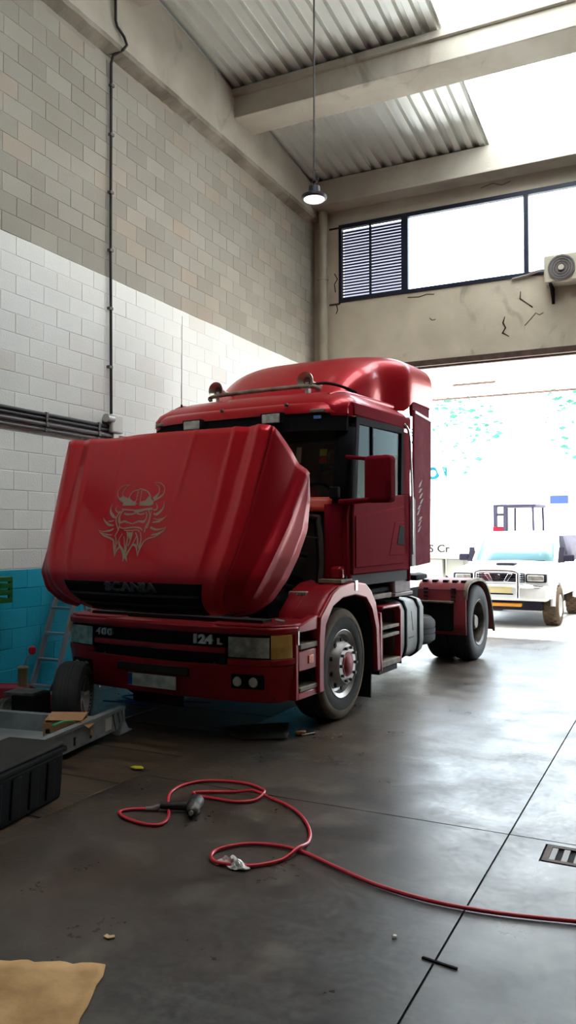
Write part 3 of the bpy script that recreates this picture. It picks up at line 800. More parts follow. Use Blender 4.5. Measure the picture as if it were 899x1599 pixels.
# --- doors
def door_panel(s):
    d = MB().prism([(0.17, 1.335), (1.50, 1.345), (1.50, 2.16), (0.20, 2.02), (0.17, 1.9)], 0, s * 1.185, s * 1.212)
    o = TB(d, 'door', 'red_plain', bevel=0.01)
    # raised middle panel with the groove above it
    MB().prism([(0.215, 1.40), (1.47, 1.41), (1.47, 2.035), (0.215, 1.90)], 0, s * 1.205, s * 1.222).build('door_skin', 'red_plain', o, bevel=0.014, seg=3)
    MB().prism([(1.03, 1.50), (1.46, 1.50), (1.46, 1.86), (1.20, 1.86)], 0, s * 1.21, s * 1.2265).build('door_handle_recess', 'red_plain', o, bevel=0.01)
    MB().prism([(1.24, 1.62), (1.455, 1.60), (1.455, 1.82), (1.33, 1.82)], 0, s * 1.216, s * 1.231).build('door_handle', 'black', o, bevel=0.008)
    # window frame and glass
    MB().prism([(0.20, 2.02), (0.28, 2.03), (0.345, 2.80), (1.45, 2.83), (1.42, 2.155), (1.50, 2.165), (1.52, 2.90), (0.27, 2.87)], 0, s * 1.165, s * 1.205).build('window_frame', 'black', o, bevel=0.008)
    MB().prism([(0.27, 2.025), (1.43, 2.155), (1.46, 2.84), (0.34, 2.81)], 0, s * 1.178, s * 1.184).build('door_window', 'sideglass', o, smooth=0)
    MB().box(*(sorted((s * 1.18, s * 1.2))), 0.66, 0.685, 2.07, 2.83).build('window_divider', 'black', o, smooth=0)
    return o
door_panel(1); door_panel(-1)
# the red band over the doors
for s in (-1, 1):
    TB(MB().prism([(0.22, 2.865), (1.74, 2.90), (1.74, 3.04), (0.20, 3.0)], 0, s * 1.15, s * 1.205), 'door_header', 'red_plain', bevel=0.02)

# --- roof shell
secs = [ring(1.195, 0.05, 1.76, 2.86), ring(1.20, 0.04, 1.76, 2.95), ring(1.185, 0.08, 1.76, 3.02, 0.25), ring(1.12, 0.16, 1.75, 3.09, 0.28), ring(1.02, 0.30, 1.72, 3.145, 0.3), ring(0.85, 0.55, 1.68, 3.18, 0.3), ring(0.45, 0.9, 1.55, 3.19, 0.25)]
TB(MB().loft(secs, caps=True), 'cab_roof', 'red', smooth=60)
TB(MB().box(-1.1, 1.1, 0.3, 1.68, 2.82, 2.86), 'roof_lining', 'interior')
for s in (-1, 1):     # raised roof gutters near both sides
    TB(MB().tube(smooth_path([(s * 0.93, 0.22, 3.08), (s * 0.97, 0.42, 3.135), (s * 1.0, 0.9, 3.15), (s * 1.03, 1.6, 3.16)]), 0.03, 8), 'roof_gutter', 'red', smooth=60)

# --- black visor band with lamps
def visor_y(x): return -0.045 + 0.20 * abs(x / 1.16) ** 5 - 0.03 * (1 - (x / 1.16) ** 2)
vb = MB()
secs = []
for i in range(33):
    x = -1.16 + 2.32 * i / 32; y = visor_y(x)
    secs.append([(x, y + 0.05, 2.735), (x, y - 0.02, 2.715), (x, y, 2.90), (x, y + 0.07, 2.90)])
vis = TB(vb.loft(secs), 'sun_visor', 'black', smooth=50)
rb = MB()
secs = []
for i in range(33):
    x = -1.17 + 2.34 * i / 32; y = visor_y(x * 0.99)
    secs.append([(x, y + 0.10, 2.885), (x, y - 0.012, 2.885), (x, y + 0.0, 2.955), (x, y + 0.05, 2.995), (x, y + 0.12, 3.0)])
TB(rb.loft(secs), 'roof_front_band', 'red', smooth=50)
for x in (-0.475, 0.475):
    y = visor_y(x)
    o = TB(MB().box(x - 0.125, x + 0.125, y - 0.06, y + 0.02, 2.785, 2.905), 'roof_spotlight', 'black', bevel=0.012)
    MB().box(x - 0.10, x + 0.10, y - 0.068, y - 0.055, 2.80, 2.89).build('spotlight_lens', 'headglass', o, bevel=0.01)
for x in (-1.02, 0.92):
    y = visor_y(x)
    TB(MB().obox((x, y - 0.005, 2.905), (0.15, 0.05, 0.035), R(8 if x > 0 else -22)), 'marker_lamp', 'dusty_grey', bevel=0.008)
TB(MB().obox((0.92, visor_y(0.92) - 0.012, 2.845), (0.075, 0.012, 0.03), R(8)), 'visor_sticker', 'sticker_blue', smooth=0)
for x in (-0.12, 0.62):
    TB(MB().lathe([(0, 0.018), (0.02, 0.018), (0.028, 0.008)], c=(x, visor_y(x) - 0.01, 2.975), axis=1, n=10, sign=-1), 'roof_bolt', 'nut')
# stickers inside the windscreen
st = [(0.66, 2.50, 0.055, 0.16, 'white_sticker'), (0.645, 2.28, 0.05, 0.11, 'white_sticker'), (0.90, 2.52, 0.075, 0.07, 'sticker_yellow'), (0.90, 2.445, 0.075, 0.065, 'sticker_red'), (0.90, 2.39, 0.075, 0.04, 'sticker_green')]
for x, z, w, h, m in st:
    u = (x + 1.10) / 2.2; v = (z - 2.02) / 0.76; p = ws(u, v)
    TB(MB().obox((x, p[1] + 0.02, z), (w, 0.003, h), Matrix.Rotation(R(-9), 3, 'X')), 'windscreen_sticker', m, smooth=0)

# --- cab interior
TB(MB().box(-1.05, 1.05, 0.22, 0.62, 1.75, 2.04), 'dashboard', 'interior', bevel=0.05)
TB(MB().tube([(0.5 + 0.23 * math.cos(t * math.pi / 12), 0.70 + 0.10 * math.sin(t * math.pi / 12), 2.06 + 0.21 * math.sin(t * math.pi / 12)) for t in range(24)], 0.017, 7, closed=True), 'steering_wheel', 'black')
for x in (-0.5, 0.5):
    o = TB(MB().box(x - 0.25, x + 0.25, 0.95, 1.40, 1.45, 1.70), 'seat', 'interior', bevel=0.05)
    MB().box(x - 0.24, x + 0.24, 1.28, 1.44, 1.7, 2.45).build('seat_back', 'interior', o, bevel=0.06)
    MB().box(x - 0.14, x + 0.14, 1.30, 1.42, 2.48, 2.68).build('head_rest', 'interior', o, bevel=0.04)
TB(MB().box(-1.1, 1.1, 1.62, 1.69, 1.35, 2.82), 'cab_rear_lining', 'interior')

# --- mirrors
for s in (-1, 1):
    o = TB(MB().obox((s * 1.52, 0.10, 2.235), (0.275, 0.16, 0.44), R(-6 * s)), 'mirror', 'red_plain', bevel=0.045, seg=4)
    MB().obox((s * 1.53, 0.185, 2.235), (0.22, 0.01, 0.38), R(-6 * s)).build('mirror_glass', 'chrome', o, smooth=0)
    MB().prism([(s * 1.18, 2.44), (s * 1.44, 2.41), (s * 1.44, 2.44), (s * 1.18, 2.475)], 1, 0.06, 0.17).build('mirror_arm', 'red_plain', o, bevel=0.01)
    MB().prism([(s * 1.14, 2.00), (s * 1.45, 2.02), (s * 1.45, 2.06), (s * 1.14, 2.05)], 1, -0.02, 0.13).build('mirror_arm', 'red_plain', o, bevel=0.015)

# --- side deflectors behind the cab, grab rail, scuffed strip
for s in (-1, 1):
    o = TB(MB().prism([(1.80, 1.36), (2.38, 1.39), (2.44, 3.10), (1.86, 3.16)], 0, s * 1.17, s * 1.20), 'side_deflector', 'red_deflector', bevel=0.012)
    MB().prism([(1.74, 1.36), (1.86, 1.37), (1.86, 2.12), (1.80, 2.16), (1.74, 2.16)], 0, s * 1.185, s * 1.208).build('scuffed_strip', 'bare_strip', o, bevel=0.006)
    MB().prism([(1.88, 3.115), (2.45, 3.075), (2.45, 3.10), (1.88, 3.145)], 0, s * 1.17, s * 1.207).build('white_stripe', 'white', o, smooth=0)
    random.seed(3)
    for k in range(9):
        y0 = 1.92 + random.uniform(0, 0.10); z0 = 1.75 + 0.065 * k
        MB().prism([(y0, z0), (y0 + 0.05, z0 + 0.01), (y0 + 0.12, z0 + random.uniform(0.05, 0.1)), (y0 + 0.05, z0 + 0.05)], 0, s * 1.199, s * 1.2025).build('paint_scuff', 'bare_strip', o, smooth=0)
    TB(MB().tube(smooth_path([(s * 1.205, 1.52, 2.95), (s * 1.225, 1.62, 2.85), (s * 1.232, 1.66, 2.5), (s * 1.232, 1.69, 2.1), (s * 1.225, 1.71, 1.5)]), 0.013, 8), 'grab_rail', 'chrome')

# --- roof air deflector
def sst(a, b, x):
    t = max(0.0, min(1.0, (x - a) / (b - a))); return t * t * (3 - 2 * t)
secs = []
for i in range(31):
    t = i / 30; yy = 0.74 + (2.60 - 0.74) * t
    top = 3.21 + 0.60 * math.sin(min(1.0, (yy - 0.74) / 1.15) * math.pi / 2) ** 0.85 + 0.03 * sst(1.6, 2.5, yy)
    hw = 0.84 + 0.12 * sst(0.74, 1.3, yy) + 0.20 * sst(1.42, 1.86, yy)
    base = 3.12 + 0.14 * sst(1.7, 1.95, yy)
    h = max(0.03, top - base); sec = []
    for j in range(33):
        a = math.pi * j / 32; c_, s_ = math.cos(a), math.sin(a)
        e = 0.40
        x = hw * math.copysign(abs(c_) ** e, c_)
        lean = 0.22 * (1 - sst(1.2, 2.0, yy)) * (1 - abs(x / hw) ** 2)       # the front bows forward in the middle
        sec.append((x, yy - lean * 0.6, base + h * s_ ** e))
    secs.append(sec)
fo = TB(MB().loft(secs), 'roof_deflector', 'red', smooth=50)
for s in (-1, 1):
    MB().prism([(1.95, 3.10), (2.52, 3.10), (2.55, 3.27), (1.95, 3.27)], 0, s * 1.10, s * 1.14).build('deflector_skirt', 'red_deflector', fo, bevel=0.01)

# --- horns, horn bar, aerial
TB(MB().tube(smooth_path([(-0.62, 0.42, 3.19), (-0.58, 0.42, 3.235), (0, 0.40, 3.245), (0.60, 0.42, 3.24), (0.72, 0.46, 3.20)]), 0.022, 8), 'horn_bar', 'dusty_grey')
TB(MB().tube(smooth_path([(0.62, 0.42, 3.25), (0.74, 0.5, 3.27), (0.86, 0.62, 3.25), (0.95, 0.75, 3.2)]), 0.012, 6).tube(smooth_path([(0.60, 0.44, 3.26), (0.74, 0.54, 3.285), (0.88, 0.66, 3.25), (0.97, 0.78, 3.2)]), 0.010, 6), 'horn_air_line', 'black')
for x in (-0.545, 0.565):
    o = TB(MB().lathe([(0.14, 0.010), (0.09, 0.026), (0.035, 0.052), (0.004, 0.086), (0.0, 0.092), (0.012, 0.092), (0.035, 0.068), (0.09, 0.038), (0.18, 0.022), (0.62, 0.016), (0.63, 0.03), (0.70, 0.03)], c=(x, 0.40, 3.30), axis=1, n=20), 'air_horn', 'horn')
    MB().lathe([(0.045, 0.040), (0.05, 0.040)], c=(x, 0.40, 3.30), axis=1, n=20).build('horn_mouth', 'horn_throat', o)
    MB().box(x - 0.02, x + 0.02, 0.44, 0.50, 3.17, 3.29).build('horn_bracket', 'steel', o, smooth=0)
    MB().box(x - 0.03, x + 0.03, 1.02, 1.12, 3.22, 3.36).build('horn_foot', 'dusty_grey', o, bevel=0.008)
TB(MB().tube([(-0.93, 0.30, 3.08), (-0.93, 0.30, 3.16)], [0.016, 0.010], 8).tube([(-0.93, 0.30, 3.16), (-0.935, 0.31, 4.15)], [0.004, 0.002], 5), 'aerial', 'black')

# --- tipped bonnet
HP = [(-1.20, 2.60), (-1.27, 2.40), (-1.345, 2.18), (-1.42, 1.96), (-1.495, 1.74), (-1.558, 1.56), (-1.592, 1.45), (-1.60, 1.36), (-1.575, 1.27), (-1.515, 1.195), (-1.42, 1.13), (-1.31, 1.08)]
HW = [1.115, 1.10, 1.08, 1.06, 1.035, 1.005, 0.975, 0.94, 0.90, 0.85, 0.80, 0.76]
HPs = smooth_path([(0, a, b) for a, b in HP], 3); 
HWs = [HW[min(i // 3, 11)] + (HW[min(i // 3 + 1, 11)] - HW[min(i // 3, 11)]) * (i % 3) / 3 for i in range(len(HPs))]
NS = len(HPs)
def hood_normal(i):
    a, b = HPs[max(i - 1, 0)], HPs[min(i + 1, NS - 1)]; d = (b - a).normalized()
    return Vector((0, d.z, -d.y))           # forward / up facing normal in the y-z plane
def hood_bump(q, t):
    """offset along the normal over the width q in -1..1; two pairs of ridges and a shallow middle dip"""
    b = 0.018 * (1 - q * q)
    f = max(0.0, 1 - t * 1.35)
    for c_, w_, h_ in ((-0.925, 0.022, 0.014), (0.925, 0.022, 0.014), (0.72, 0.022, 0.012), (-0.72, 0.022, 0.012), (0.36 - 0.16 * t, 0.018, 0.006), (-0.36 + 0.16 * t, 0.018, 0.006)):
        b += h_ * math.exp(-((q - c_) / w_) ** 2) * (0.35 + 0.65 * f)
    b -= 0.020 * math.exp(-((q - 0.82) / 0.05) ** 2) * f + 0.020 * math.exp(-((q + 0.82) / 0.05) ** 2) * f
    return b
def hood_pt(i, q):
    t = i / (NS - 1); n = hood_normal(i)
    if n.y > 0.999 or n.length == 0: pass
    p = HPs[i]; b = hood_bump(q, t)
    # round the creases back
    e = max(0.0, abs(q) - 0.955) / 0.045
    b -= 0.022 * e * e
    # wavy upper edge
    z = 0.0
    if i == 0: z = -0.018 * math.exp(-((q + 0.45) / 0.18) ** 2) + 0.008 * math.exp(-((q - 0.9) / 0.15) ** 2)
    return Vector((q * HWs[i], p.y, p.z + z)) + n * b
NQ = 120
front = MB()
qs = [-1 + 2 * j / NQ for j in range(NQ + 1)]
def sidept(i, s):
    """ridge and edge of the bonnet's side skirt for station i"""
    t = i / (NS - 1)
    def lerp_list(L_, t_):
        k = t_ * (len(L_) - 1); a = min(int(k), len(L_) - 2); f = k - a
        return Vector(L_[a]) * (1 - f) + Vector(L_[a + 1]) * f
    E_ = [(1.215, -0.763, 2.235), (1.24, -0.79, 2.02), (1.245, -0.85, 1.745), (1.235, -0.99, 1.53), (1.20, -1.10, 1.36), (1.13, -1.22, 1.19), (1.02, -1.31, 1.10), (0.86, -1.32, 1.08)]
    R_ = [(1.215, -0.78, 2.23), (1.225, -0.98, 2.00), (1.22, -1.17, 1.77), (1.205, -1.34, 1.56), (1.165, -1.45, 1.38), (1.08, -1.47, 1.23), (0.98, -1.42, 1.13), (0.85, -1.35, 1.085)]
    e, r = lerp_list(E_, t), lerp_list(R_, t)
    return Vector((s * e.x, e.y, e.z)), Vector((s * r.x, r.y, r.z))
rows = []
for i in range(NS):
    row = []
    kr, kl = hood_pt(i, 1.0), hood_pt(i, -1.0)
    eL, rL = sidept(i, -1); eR, rR = sidept(i, 1)
    def skirt(kp, r, e, s):
        out = []
        for f, o_ in ((0.0, 0), (0.05, 0.006), (0.12, 0.009), (0.3, 0.008), (0.5, 0.002), (0.68, -0.012), (0.78, -0.016), (0.85, 0.0), (0.91, 0.02), (0.97, 0.022)):
            p = kp.lerp(r, f); out.append(p + Vector((s * o_, 0, 0)))
        out.append(r + Vector((s * 0.008, 0, 0)))
        for f in (0.35, 0.7, 1.0): out.append(r.lerp(e, f))
        return out
    sl = skirt(kl, rL, eL, -1); sr = skirt(kr, rR, eR, 1)
    rows.append((sl[::-1], [hood_pt(i, q) for q in qs], sr))
front.loft([r_[1] for r_ in rows], caps=False, closed=False)
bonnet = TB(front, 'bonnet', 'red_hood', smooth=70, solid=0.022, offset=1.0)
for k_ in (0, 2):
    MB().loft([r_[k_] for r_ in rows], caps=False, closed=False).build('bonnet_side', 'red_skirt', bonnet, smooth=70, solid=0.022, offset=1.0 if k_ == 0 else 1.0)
# black grille on the bonnet's underside with the maker's lettering
gr = MB()
gi = [i for i in range(NS) if i >= 22]
gr.loft([[hood_pt(i, q) + hood_normal(i) * 0.027 for q in [-0.80 + 1.60 * j / 20 for j in range(21)]] for i in gi], caps=False, closed=False)
grille = gr.build('bonnet_grille', 'black', bonnet, solid=0.012, smooth=50)
for k_, ii in enumerate((25, 28, 31)):
    MB().tube([hood_pt(ii, q) + hood_normal(ii) * 0.036 for q in [-0.78 + 1.56 * j / 16 for j in range(17)]], 0.010, 6).build('grille_slat', 'black_matt', grille)
n_ = hood_normal(23); pmid = hood_pt(23, 0.0) + n_ * 0.040
tilt = math.atan2(n_.z, -n_.y)
text('bonnet_lettering', 'SCANIA', 'emblem_dark', 0.105, bonnet, (0.02, pmid.y, pmid.z), (R(90) - tilt, 0, 0), 0.008, 1.45, 1.02, 0.003)
# bonnet inner reinforcement and struts
for s in (-1, 1):
    TB(MB().tube([(s * 0.75, -1.12, 1.05), (s * 0.78, -1.05, 1.9)], 0.018, 8), 'bonnet_strut', 'steel')

# bearded viking decal, laid on the bonnet skin (x, z in millimetres of the truck's axes, half width)
VK_S = [[(-197,2138,1.2),(-263,2131,2.3),(-301,2106,3.1),(-309,2066,3.1),(-289,2030,4.7),(-246,2002,7.8),(-209,1993,5.5)],[(-187,2140,1.2),(-225,2117,2.3),(-248,2082,3.1),(-248,2051,3.1),(-226,2028,6.2)],[(71,2147,1.2),(131,2145,2.3),(180,2122,3.1),(203,2087,3.1),(201,2048,3.9),(166,2019,7.0),(110,1990,4.7)],[(91,2133,1.2),(127,2119,2.3),(148,2092,3.1),(150,2058,4.7),(127,2024,10.9),(105,2008,10.9)],[(-165,2014,6.2),(-159,2049,4.7),(-135,2079,3.9),(-83,2090,3.1),(-63,2099,3.1),(-28,2091,3.9),(21,2074,3.9),(57,2043,5.5),(76,2004,6.2)],[(-82,2088,3.1),(-81,1955,3.1)],[(-42,2085,3.1),(-31,1955,3.1)],[(-67,2066,3.1),(-70,2060,3.1)],[(-67,2039,3.1),(-70,2034,3.1)],[(-65,2011,3.1),(-68,2005,3.1)],[(-67,1973,5.5),(-69,1966,5.5)],[(-182,1888,4.7),(-141,1879,7.0),(-75,1882,4.7),(-54,1893,7.0)],[(-45,1890,5.5),(3,1877,4.7),(44,1885,6.2)],[(-196,1914,3.9),(-219,1880,4.7),(-220,1845,5.5),(-198,1810,6.2),(-156,1819,7.0),(-120,1810,4.7),(-61,1797,3.1)],[(56,1897,3.9),(76,1867,3.9),(70,1834,4.7),(54,1813,7.8),(-1,1817,5.5),(-61,1797,3.1)],[(-197,1772,3.9),(-148,1759,3.9),(-52,1767,4.7),(26,1762,4.7),(59,1741,3.9)],[(-138,1744,3.1),(-76,1740,3.1),(10,1744,3.1),(36,1727,3.1)],[(-206,1910,3.9),(-247,1880,4.7),(-256,1837,3.9),(-237,1794,4.7),(-198,1742,3.9)],[(-228,1871,3.1),(-228,1828,3.1),(-201,1785,3.9),(-210,1725,4.7),(-227,1691,3.9)],[(80,1910,3.9),(108,1867,3.9),(107,1816,3.9),(89,1766,4.7),(91,1724,3.9)],[(114,1901,3.1),(116,1833,3.1),(111,1783,3.9),(102,1758,4.7)],[(-335,1978,0.8),(-344,1934,4.7),(-333,1899,8.6),(-293,1863,8.6),(-260,1850,3.9)],[(-277,1955,0.8),(-287,1924,3.9),(-253,1898,4.7),(-227,1906,2.3)],[(-411,1856,0.8),(-376,1821,5.5),(-321,1790,7.8),(-268,1785,3.9)],[(-342,1820,1.6),(-308,1820,3.9),(-276,1828,2.3)],[(-433,1747,0.8),(-377,1734,3.1),(-298,1738,6.2),(-260,1759,4.7)],[(-417,1734,1.6),(-354,1699,4.7),(-279,1678,5.5),(-227,1657,4.7)],[(-397,1725,1.6),(-322,1706,3.9),(-259,1703,3.1)],[(223,1988,0.8),(233,1941,3.1),(215,1904,7.8),(175,1875,8.6),(141,1883,3.1)],[(142,1973,0.8),(169,1934,4.7),(154,1913,4.7),(126,1918,2.3)],[(292,1865,0.8),(259,1840,3.9),(213,1815,7.0),(152,1808,3.9)],[(153,1841,1.6),(198,1831,3.1),(258,1844,0.8)],[(310,1769,0.8),(262,1753,3.1),(201,1747,6.2),(143,1766,7.0)],[(310,1767,0.8),(286,1740,3.1),(232,1712,6.2),(166,1703,3.9)],[(288,1736,0.8),(217,1691,3.9),(148,1674,3.9),(107,1649,3.9)],[(-227,1657,4.7),(-200,1589,7.0),(-172,1518,0.8)],[(-175,1518,0.8),(-168,1573,6.2),(-134,1606,5.5)],[(-158,1648,3.1),(-148,1615,7.0),(-110,1582,7.8),(-73,1532,10.9),(-72,1478,0.8)],[(-80,1557,7.8),(-56,1524,9.4),(-24,1479,0.8)],[(-51,1532,9.4),(-34,1566,7.0),(-14,1607,5.5),(14,1620,7.0),(45,1591,5.5),(74,1522,0.8)],[(74,1522,0.8),(79,1583,6.2),(107,1649,3.9)],[(-146,1716,3.1),(-166,1674,3.1),(-178,1623,3.1)],[(-122,1691,3.1),(-95,1624,3.9),(-72,1565,4.7)],[(-102,1733,3.9),(-78,1682,4.7),(-73,1624,5.5),(-64,1557,7.8)],[(-41,1733,3.9),(-37,1682,3.9),(-52,1607,4.7)],[(15,1691,3.1),(-3,1641,3.9),(-28,1582,3.9)],[(-6,1724,3.1),(31,1674,4.7),(50,1608,5.5)],[(48,1724,3.1),(73,1658,4.7),(66,1591,5.5)],[(-216,1691,3.1),(-194,1640,3.9),(-184,1573,3.9)]]
VK_F = [[(-276,2025),(-241,2039),(-208,2031),(-182,2020),(-204,1984),(-247,1997)],[(-184,2012),(-169,2036),(-145,2011),(-108,1991),(-83,1995),(-82,1954),(-220,1956),(-224,1987),(-197,1991)],[(-35,1989),(22,1995),(45,2031),(65,2021),(112,1984),(118,1962),(81,1948),(-31,1953)],[(-224,1930),(-53,1917),(115,1935),(123,1914),(47,1910),(-24,1893),(-59,1893),(-85,1907),(-207,1914)],[(-93,1725),(-39,1724),(-42,1691),(-48,1661),(-74,1691)]]
from mathutils.bvhtree import BVHTree
bpy.context.view_layer.update()
_dg = bpy.context.evaluated_depsgraph_get()
_bv = BVHTree.FromObject(bonnet, _dg)
_nd = Vector((0, -0.945, 0.325)).normalized()
def on_bonnet(x, z):
    o_ = Vector((x, -1.36 - (2.15 - z) * 0.343, z)) + _nd * 0.5
    h, nn, _, _ = _bv.ray_cast(o_, -_nd)
    return (h if h else o_ - _nd * 0.46) + _nd * 0.0035
decal = MB()
for s_ in VK_S:
    pts = smooth_path([(a / 1000, w / 1000, b / 1000) for a, b, w in s_], 4)
    L_, R_2 = [], []
    for i, p in enumerate(pts):
        a, b = pts[max(i - 1, 0)], pts[min(i + 1, len(pts) - 1)]
        d = Vector((b.x - a.x, b.z - a.z)); d = d.normalized() if d.length > 0 else Vector((1, 0))
        w = max(p.y * 1.3, 0.001)
        L_.append(on_bonnet(p.x - d.y * w, p.z + d.x * w)); R_2.append(on_bonnet(p.x + d.y * w, p.z - d.x * w))
    decal.loft([[l, r] for l, r in zip(L_, R_2)], caps=False, closed=False)
for f_ in VK_F:
    decal.add([on_bonnet(a / 1000, b / 1000) for a, b in f_], [tuple(range(len(f_)))])
decal.build('viking_decal', 'viking', bonnet, smooth=0, label='beige horned viking head decal')

# --- bumper: everything follows one curved front line
half = [(0, -1.30), (0.40, -1.29), (0.75, -1.258), (1.0, -1.21), (1.12, -1.155), (1.19, -1.06), (1.22, -0.92)]
FL = [(-x, y) for x, y in half[:0:-1]] + half
FL = [(p.x, p.y) for p in smooth_path([(x, y, 0) for x, y in FL], 8)]
_acc = [0.0]
for a, b in zip(FL[:-1], FL[1:]): _acc.append(_acc[-1] + math.hypot(b[0] - a[0], b[1] - a[1]))
_mid = _acc[len(FL) // 2]
def at_s(s_):
    t = s_ + _mid; t = max(0.0, min(_acc[-1] - 1e-6, t))
    for k in range(len(FL) - 1):
        if _acc[k + 1] >= t:
            f = (t - _acc[k]) / (_acc[k + 1] - _acc[k]); a, b = FL[k], FL[k + 1]
            d = Vector((b[0] - a[0], b[1] - a[1])).normalized()
            return Vector((a[0] + (b[0] - a[0]) * f, a[1] + (b[1] - a[1]) * f)), Vector((d.y, -d.x))
SMAX = _mid - 1e-4
def strip(s0, s1, z0, z1, out=0.0, back=0.05, n=None, lean=0.0):
    mb = MB(); secs = []
    n = n or max(2, int(abs(s1 - s0) / 0.05))
    for i in range(n + 1):
        p, nn = at_s(s0 + (s1 - s0) * i / n)
        f0, f1, b_ = p + nn * (out - lean), p + nn * out, p - nn * back
        secs.append([(b_.x, b_.y, z0), (f0.x, f0.y, z0), (f1.x, f1.y, z1), (b_.x, b_.y, z1)])
    return mb.loft(secs)
bumper = TB(strip(-SMAX, SMAX, 0.34, 0.645, 0.0, 0.07, 60, 0.05), 'bumper', 'red_bumper', bevel=0.018)
strip(-0.72, 0.72, 0.735, 0.785, 0.004, 0.06).build('bumper_strip', 'red_bumper', bumper, bevel=0.008)
strip(-SMAX, SMAX, 0.895, 0.955, 0.006, 0.10, 60).build('bumper_top_lip', 'red_bumper', bumper, bevel=0.014)
strip(-0.72, 0.72, 0.64, 0.738, -0.014, 0.05).build('bumper_lower_grille', 'black', bumper)
strip(-0.72, 0.72, 0.783, 0.897, -0.010, 0.05).build('bumper_upper_grille', 'black', bumper)
strip(-0.42, 0.36, 0.525, 0.592, 0.004, 0.02).build('plate_recess', 'black_matt', bumper)
for s_ in (-0.58, 0.62): MB().lathe([(0, 0.012), (0.01, 0.008)], c=(s_, at_s(s_)[0].y - 0.0, 0.652), axis=1, n=10, sign=-1).build('bumper_bolt', 'nut', bumper)
# plate (registration unreadable in the photograph)
pl = TB(MB().box(-0.26, 0.26, -1.33, -1.318, 0.405, 0.515), 'number_plate', 'plate', bevel=0.003)
MB().box(-0.26, -0.215, -1.333, -1.328, 0.408, 0.512).build('plate_band', 'plate_blue', pl, smooth=0)
for a in ((-0.26, 0.26, 0.405, 0.411), (-0.26, 0.26, 0.509, 0.515), (0.254, 0.26, 0.411, 0.509)):
    MB().box(a[0], a[1], -1.334, -1.329, a[2], a[3]).build('plate_rim', 'emblem_grey', pl, smooth=0)
p_, n2 = at_s(-0.585)
text('grille_lettering', '400', 'emblem_grey', 0.092, bumper, (p_.x, p_.y - 0.0, 0.843), (R(90), 0, math.atan2(n2.x, -n2.y)), 0.012, 1.4, 1.16, 0.0)
p_, n2 = at_s(0.50)
text('grille_lettering', '124', 'emblem_grey', 0.10, bumper, (p_.x, p_.y - 0.0, 0.842), (R(90), 0, math.atan2(n2.x, -n2.y)), 0.01, 1.35, 1.0, 0.005)
p_, n2 = at_s(0.665)
text('grille_lettering', 'L', 'emblem_grey', 0.068, bumper, (p_.x, p_.y - 0.0, 0.832), (R(90), 0, math.atan2(n2.x, -n2.y)), 0.01, 1.3, 1.0, 0.003)
for s in (-1, 1):
    a, b, c_ = s * 0.735, s * 1.115, s * 1.32
    o = TB(strip(min(a, b), max(a, b), 0.70, 0.888, -0.012, 0.08), 'headlamp', 'black')
    strip(min(a, b) + 0.012, max(a, b) - 0.012, 0.712, 0.878, 0.004, 0.0).build('headlamp_lens', 'headglass', o, bevel=0.004)
    strip(min(a, b), max(a, b), 0.645, 0.70, 0.004, 0.07).build('lamp_sill', 'red_bumper', o, bevel=0.01)
    o = TB(strip(min(b, c_), max(b, c_), 0.70, 0.888, 0.004, 0.05), 'indicator', 'amber', bevel=0.01)
    strip(min(b, c_) + (0.0 if s > 0 else 0.02), max(b, c_) - 0.02, 0.80, 0.895, 0.014, 0.0).build('indicator_tape', 'amber', o)
    strip(min(b, s * SMAX), max(b, s * SMAX), 0.645, 0.70, 0.004, 0.06).build('lamp_sill', 'red_bumper', o, bevel=0.01)
    a, b = s * 0.77, s * 1.06
    o = TB(strip(min(a, b), max(a, b), 0.455, 0.575, 0.003, 0.03), 'fog_lamp', 'black', bevel=0.012)
    for q in (0.83, 0.97):
        p_, n2 = at_s(s * q)
        MB().lathe([(0.0, 0.042), (0.012, 0.036)], c=(p_.x, p_.y - 0.0 - 0.004, 0.515), axis=1, n=18, sign=-1).build('fog_lens', 'fogglass', o)
TB(strip(-0.45, 0.15, 0.20, 0.35, -0.22, 0.25), 'engine_sump_guard', 'black_matt', bevel=0.06)
TB(MB().box(-1.1, 1.1, -1.12, -0.9, 0.36, 0.9), 'bumper_beam', 'black_matt')

# --- corner step panels between bumper and wheel arch
for s in (-1, 1):
    o = TB(MB().prism([(-0.93, 0.895), (-0.50, 0.895), (-0.50, 1.0), (-0.60, 1.02), (-0.93, 0.955)], 0, s * 1.13, s * 1.225), 'corner_step', 'red_bumper', bevel=0.012)
    MB().box(*sorted((s * 1.10, s * 1.222)), -0.97, -0.925, 0.345, 0.90).build('step_post', 'red_bumper', o, bevel=0.008)
    MB().box(*sorted((s * 1.12, s * 1.225)), -0.93, -0.50, 0.575, 0.745).build('step_skin', 'red_bumper', o, bevel=0.010)
    MB().box(*sorted((s * 1.12, s * 1.222)), -0.93, -0.55, 0.34, 0.40).build('step_skin', 'red_bumper', o, bevel=0.010)
    MB().box(*sorted((s * 1.02, s * 1.06)), -0.95, -0.5, 0.35, 0.92).build('step_recess', 'black_matt', o)
    MB().box(*sorted((s * 1.04, s * 1.228)), -0.90, -0.555, 0.755, 0.80).build('step_tread', 'tread_bar', o, bevel=0.006)
    MB().box(*sorted((s * 1.04, s * 1.225)), -0.90, -0.56, 0.402, 0.44).build('step_tread', 'tread_bar', o, bevel=0.006)
    MB().box(*sorted((s * 1.222, s * 1.234)), -0.765, -0.675, 0.625, 0.695).build('side_marker', 'orange_marker', o, bevel=0.006)
    MB().box(*sorted((s * 1.215, s * 1.23)), -0.945, -0.925, 0.80, 0.915).build('step_trim', 'steel', o, smooth=0)

